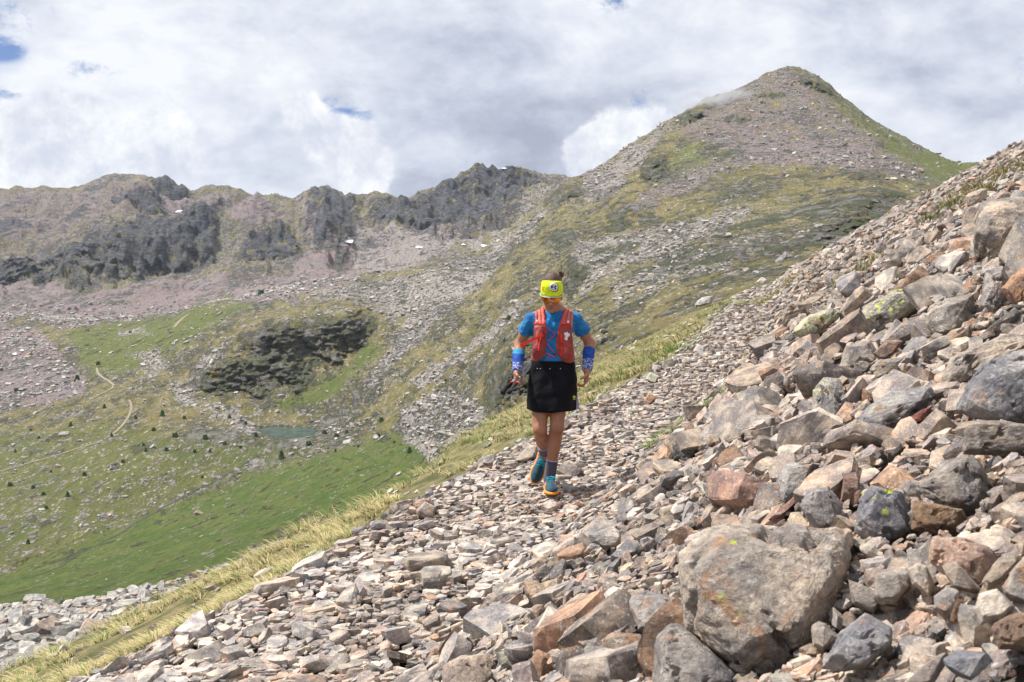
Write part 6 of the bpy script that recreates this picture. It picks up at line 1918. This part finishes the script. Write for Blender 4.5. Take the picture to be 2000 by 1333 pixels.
# trailing foot: heel up, toe hanging down and slightly outwards
pt = math.radians(62); yw = math.radians(-10); rl = math.radians(10)
MR = np.array([[1, 0, 0], [0, math.cos(pt), -math.sin(pt)], [0, math.sin(pt), math.cos(pt)]])
MR = np.array([[math.cos(rl), 0, math.sin(rl)], [0, 1, 0], [-math.sin(rl), 0, math.cos(rl)]]) @ MR @ np.array([[math.cos(yw), -math.sin(yw), 0], [math.sin(yw), math.cos(yw), 0], [0, 0, 1]])
build_shoe(RAN - MR @ np.array([0, .028, .095]), MR)

# ---- folded poles in her right hand
M_GRIP = simple_mat('black_foam_grip', (.018, .018, .022), .75, .4, 300)
M_ALU = simple_mat('grey_alloy', (.62, .64, .68), .4, var=.03, metallic=.1)
M_WEB = simple_mat('black_webbing', (.03, .03, .035), .8, .4, 400)
HANDC = RWR + np.array([.02, -.03, -.085])
def build_pole(front, back, lab, loop):
    e = empty('trekking_pole', ORG); tag(e, lab, 'trekking pole', 'folded trekking poles in the hand of the runner')
    f, bk = np.array(front), np.array(back); d = f - bk; L_ = np.linalg.norm(d); d /= L_
    up = f - d * .0
    tube('shaft', [bk, f - d * .13], .0055, M_ALU, e)
    tube('shaft_fold', [bk + [0, .012, .016], f - d * .16 + [0, .012, .016]], .0028, M_ALU, e)
    rr_ = [.0105, .014, .0125, .0145, .0130, .0165, .019, .012]; ts = [0, .12, .3, .45, .6, .8, .93, 1.0]
    tube('grip', [f - d * .145 + d * .145 * t for t in ts], .01, M_GRIP, e, 12, rads=rr_)
    tube('collar', [f - d * .155, f - d * .143], .013, M_TRIM, e, 10)
    tube('wrist_strap', [Lp(*q) for q in loop], .0085, M_WEB, e, 6, flat=.35)
    tube('tip', [bk, bk - d * .02], .009, M_LIME, e, 8)
build_pole(Lp(980, 768, -.24), Lp(1038, 707, .12), 'folded trekking pole with black grip hanging lower and further out from the hand', [(981, 764, -.24), (975, 758, -.22), (984, 742, -.18), (992, 732, -.14), (1000, 731, -.12), (1002, 740, -.14)])
build_pole(Lp(993, 768, -.26), Lp(1041, 712, .12), 'folded trekking pole with grey looped strap, the one closer to the skirt', [(996, 764, -.26), (1004, 750, -.2), (1012, 733, -.17), (1019, 736, -.17), (1018, 748, -.2), (1008, 756, -.23), (998, 764, -.25)])

# ------------------------------------------------------------------ air: thin haze in a closed box, a wisp of mist on the peak
def box_mesh(name, lo, hi, mat):
    V = np.array([(x, y, z) for x in (lo[0], hi[0]) for y in (lo[1], hi[1]) for z in (lo[2], hi[2])], float)
    Q = np.array([[0, 1, 3, 2], [4, 6, 7, 5], [0, 4, 5, 1], [2, 3, 7, 6], [0, 2, 6, 4], [1, 5, 7, 3]])
    return mesh_np(name, V, Q, mat, False)
allz = [MV[..., 2].min(), MV[..., 2].max()]; ax_ = np.abs(MV[..., 0]).max(); ay_ = MV[..., 1].max()
m = bpy.data.materials.new('haze_air'); m.use_nodes = True
w = NT(m.node_tree); w.n.clear()
o_ = w.add('ShaderNodeOutputMaterial'); v_ = w.add('ShaderNodeVolumePrincipled')
v_.inputs['Color'].default_value = (.72, .82, 1.0, 1); v_.inputs['Density'].default_value = 0.000028; v_.inputs['Anisotropy'].default_value = 0.3
w.l.new(v_.outputs[0], o_.inputs['Volume'])
hz = box_mesh('haze', (-ax_ - 300, -400, allz[0] - 30), (ax_ + 300, ay_ + 300, allz[1] + 40), m)
tag(hz, 'thin bluish haze filling the air of the valley', None, None, 'stuff')

# wisp of cloud caught on the left shoulder of the peak
def ellipsoid(name, c, r, mat):
    bm = bmesh.new(); bmesh.ops.create_icosphere(bm, subdivisions=3, radius=1.0)
    me = bpy.data.meshes.new(name); bm.to_mesh(me); bm.free(); me.materials.append(mat)
    o = bpy.data.objects.new(name, me); COL.objects.link(o); o.location = c; o.scale = r; return o
m = bpy.data.materials.new('mist_vapour'); m.use_nodes = True
w = NT(m.node_tree); w.n.clear()
o_ = w.add('ShaderNodeOutputMaterial'); v_ = w.add('ShaderNodeVolumePrincipled'); v_.inputs['Color'].default_value = (.95, .96, 1, 1); v_.inputs['Anisotropy'].default_value = .2
tc = w.add('ShaderNodeTexCoord').outputs['Object']
ln = w.add('ShaderNodeVectorMath', operation='LENGTH'); w.set(ln, 0, tc)
fall = w.mr(ln.outputs['Value'], 1.0, .15)
den = w.math('MULTIPLY', fall, w.mr(w.noise(tc, 2.2, 5, .6), .42, .60))
w.set(v_, 'Density', w.math('MULTIPLY', den, .045)); w.l.new(v_.outputs[0], o_.inputs['Volume'])
mc = P(1398, 200, 1600)
tag(ellipsoid('mist', tuple(mc), (85, 70, 34), m), 'wisp of white mist drifting over the left shoulder of the peak', None, None, 'stuff')
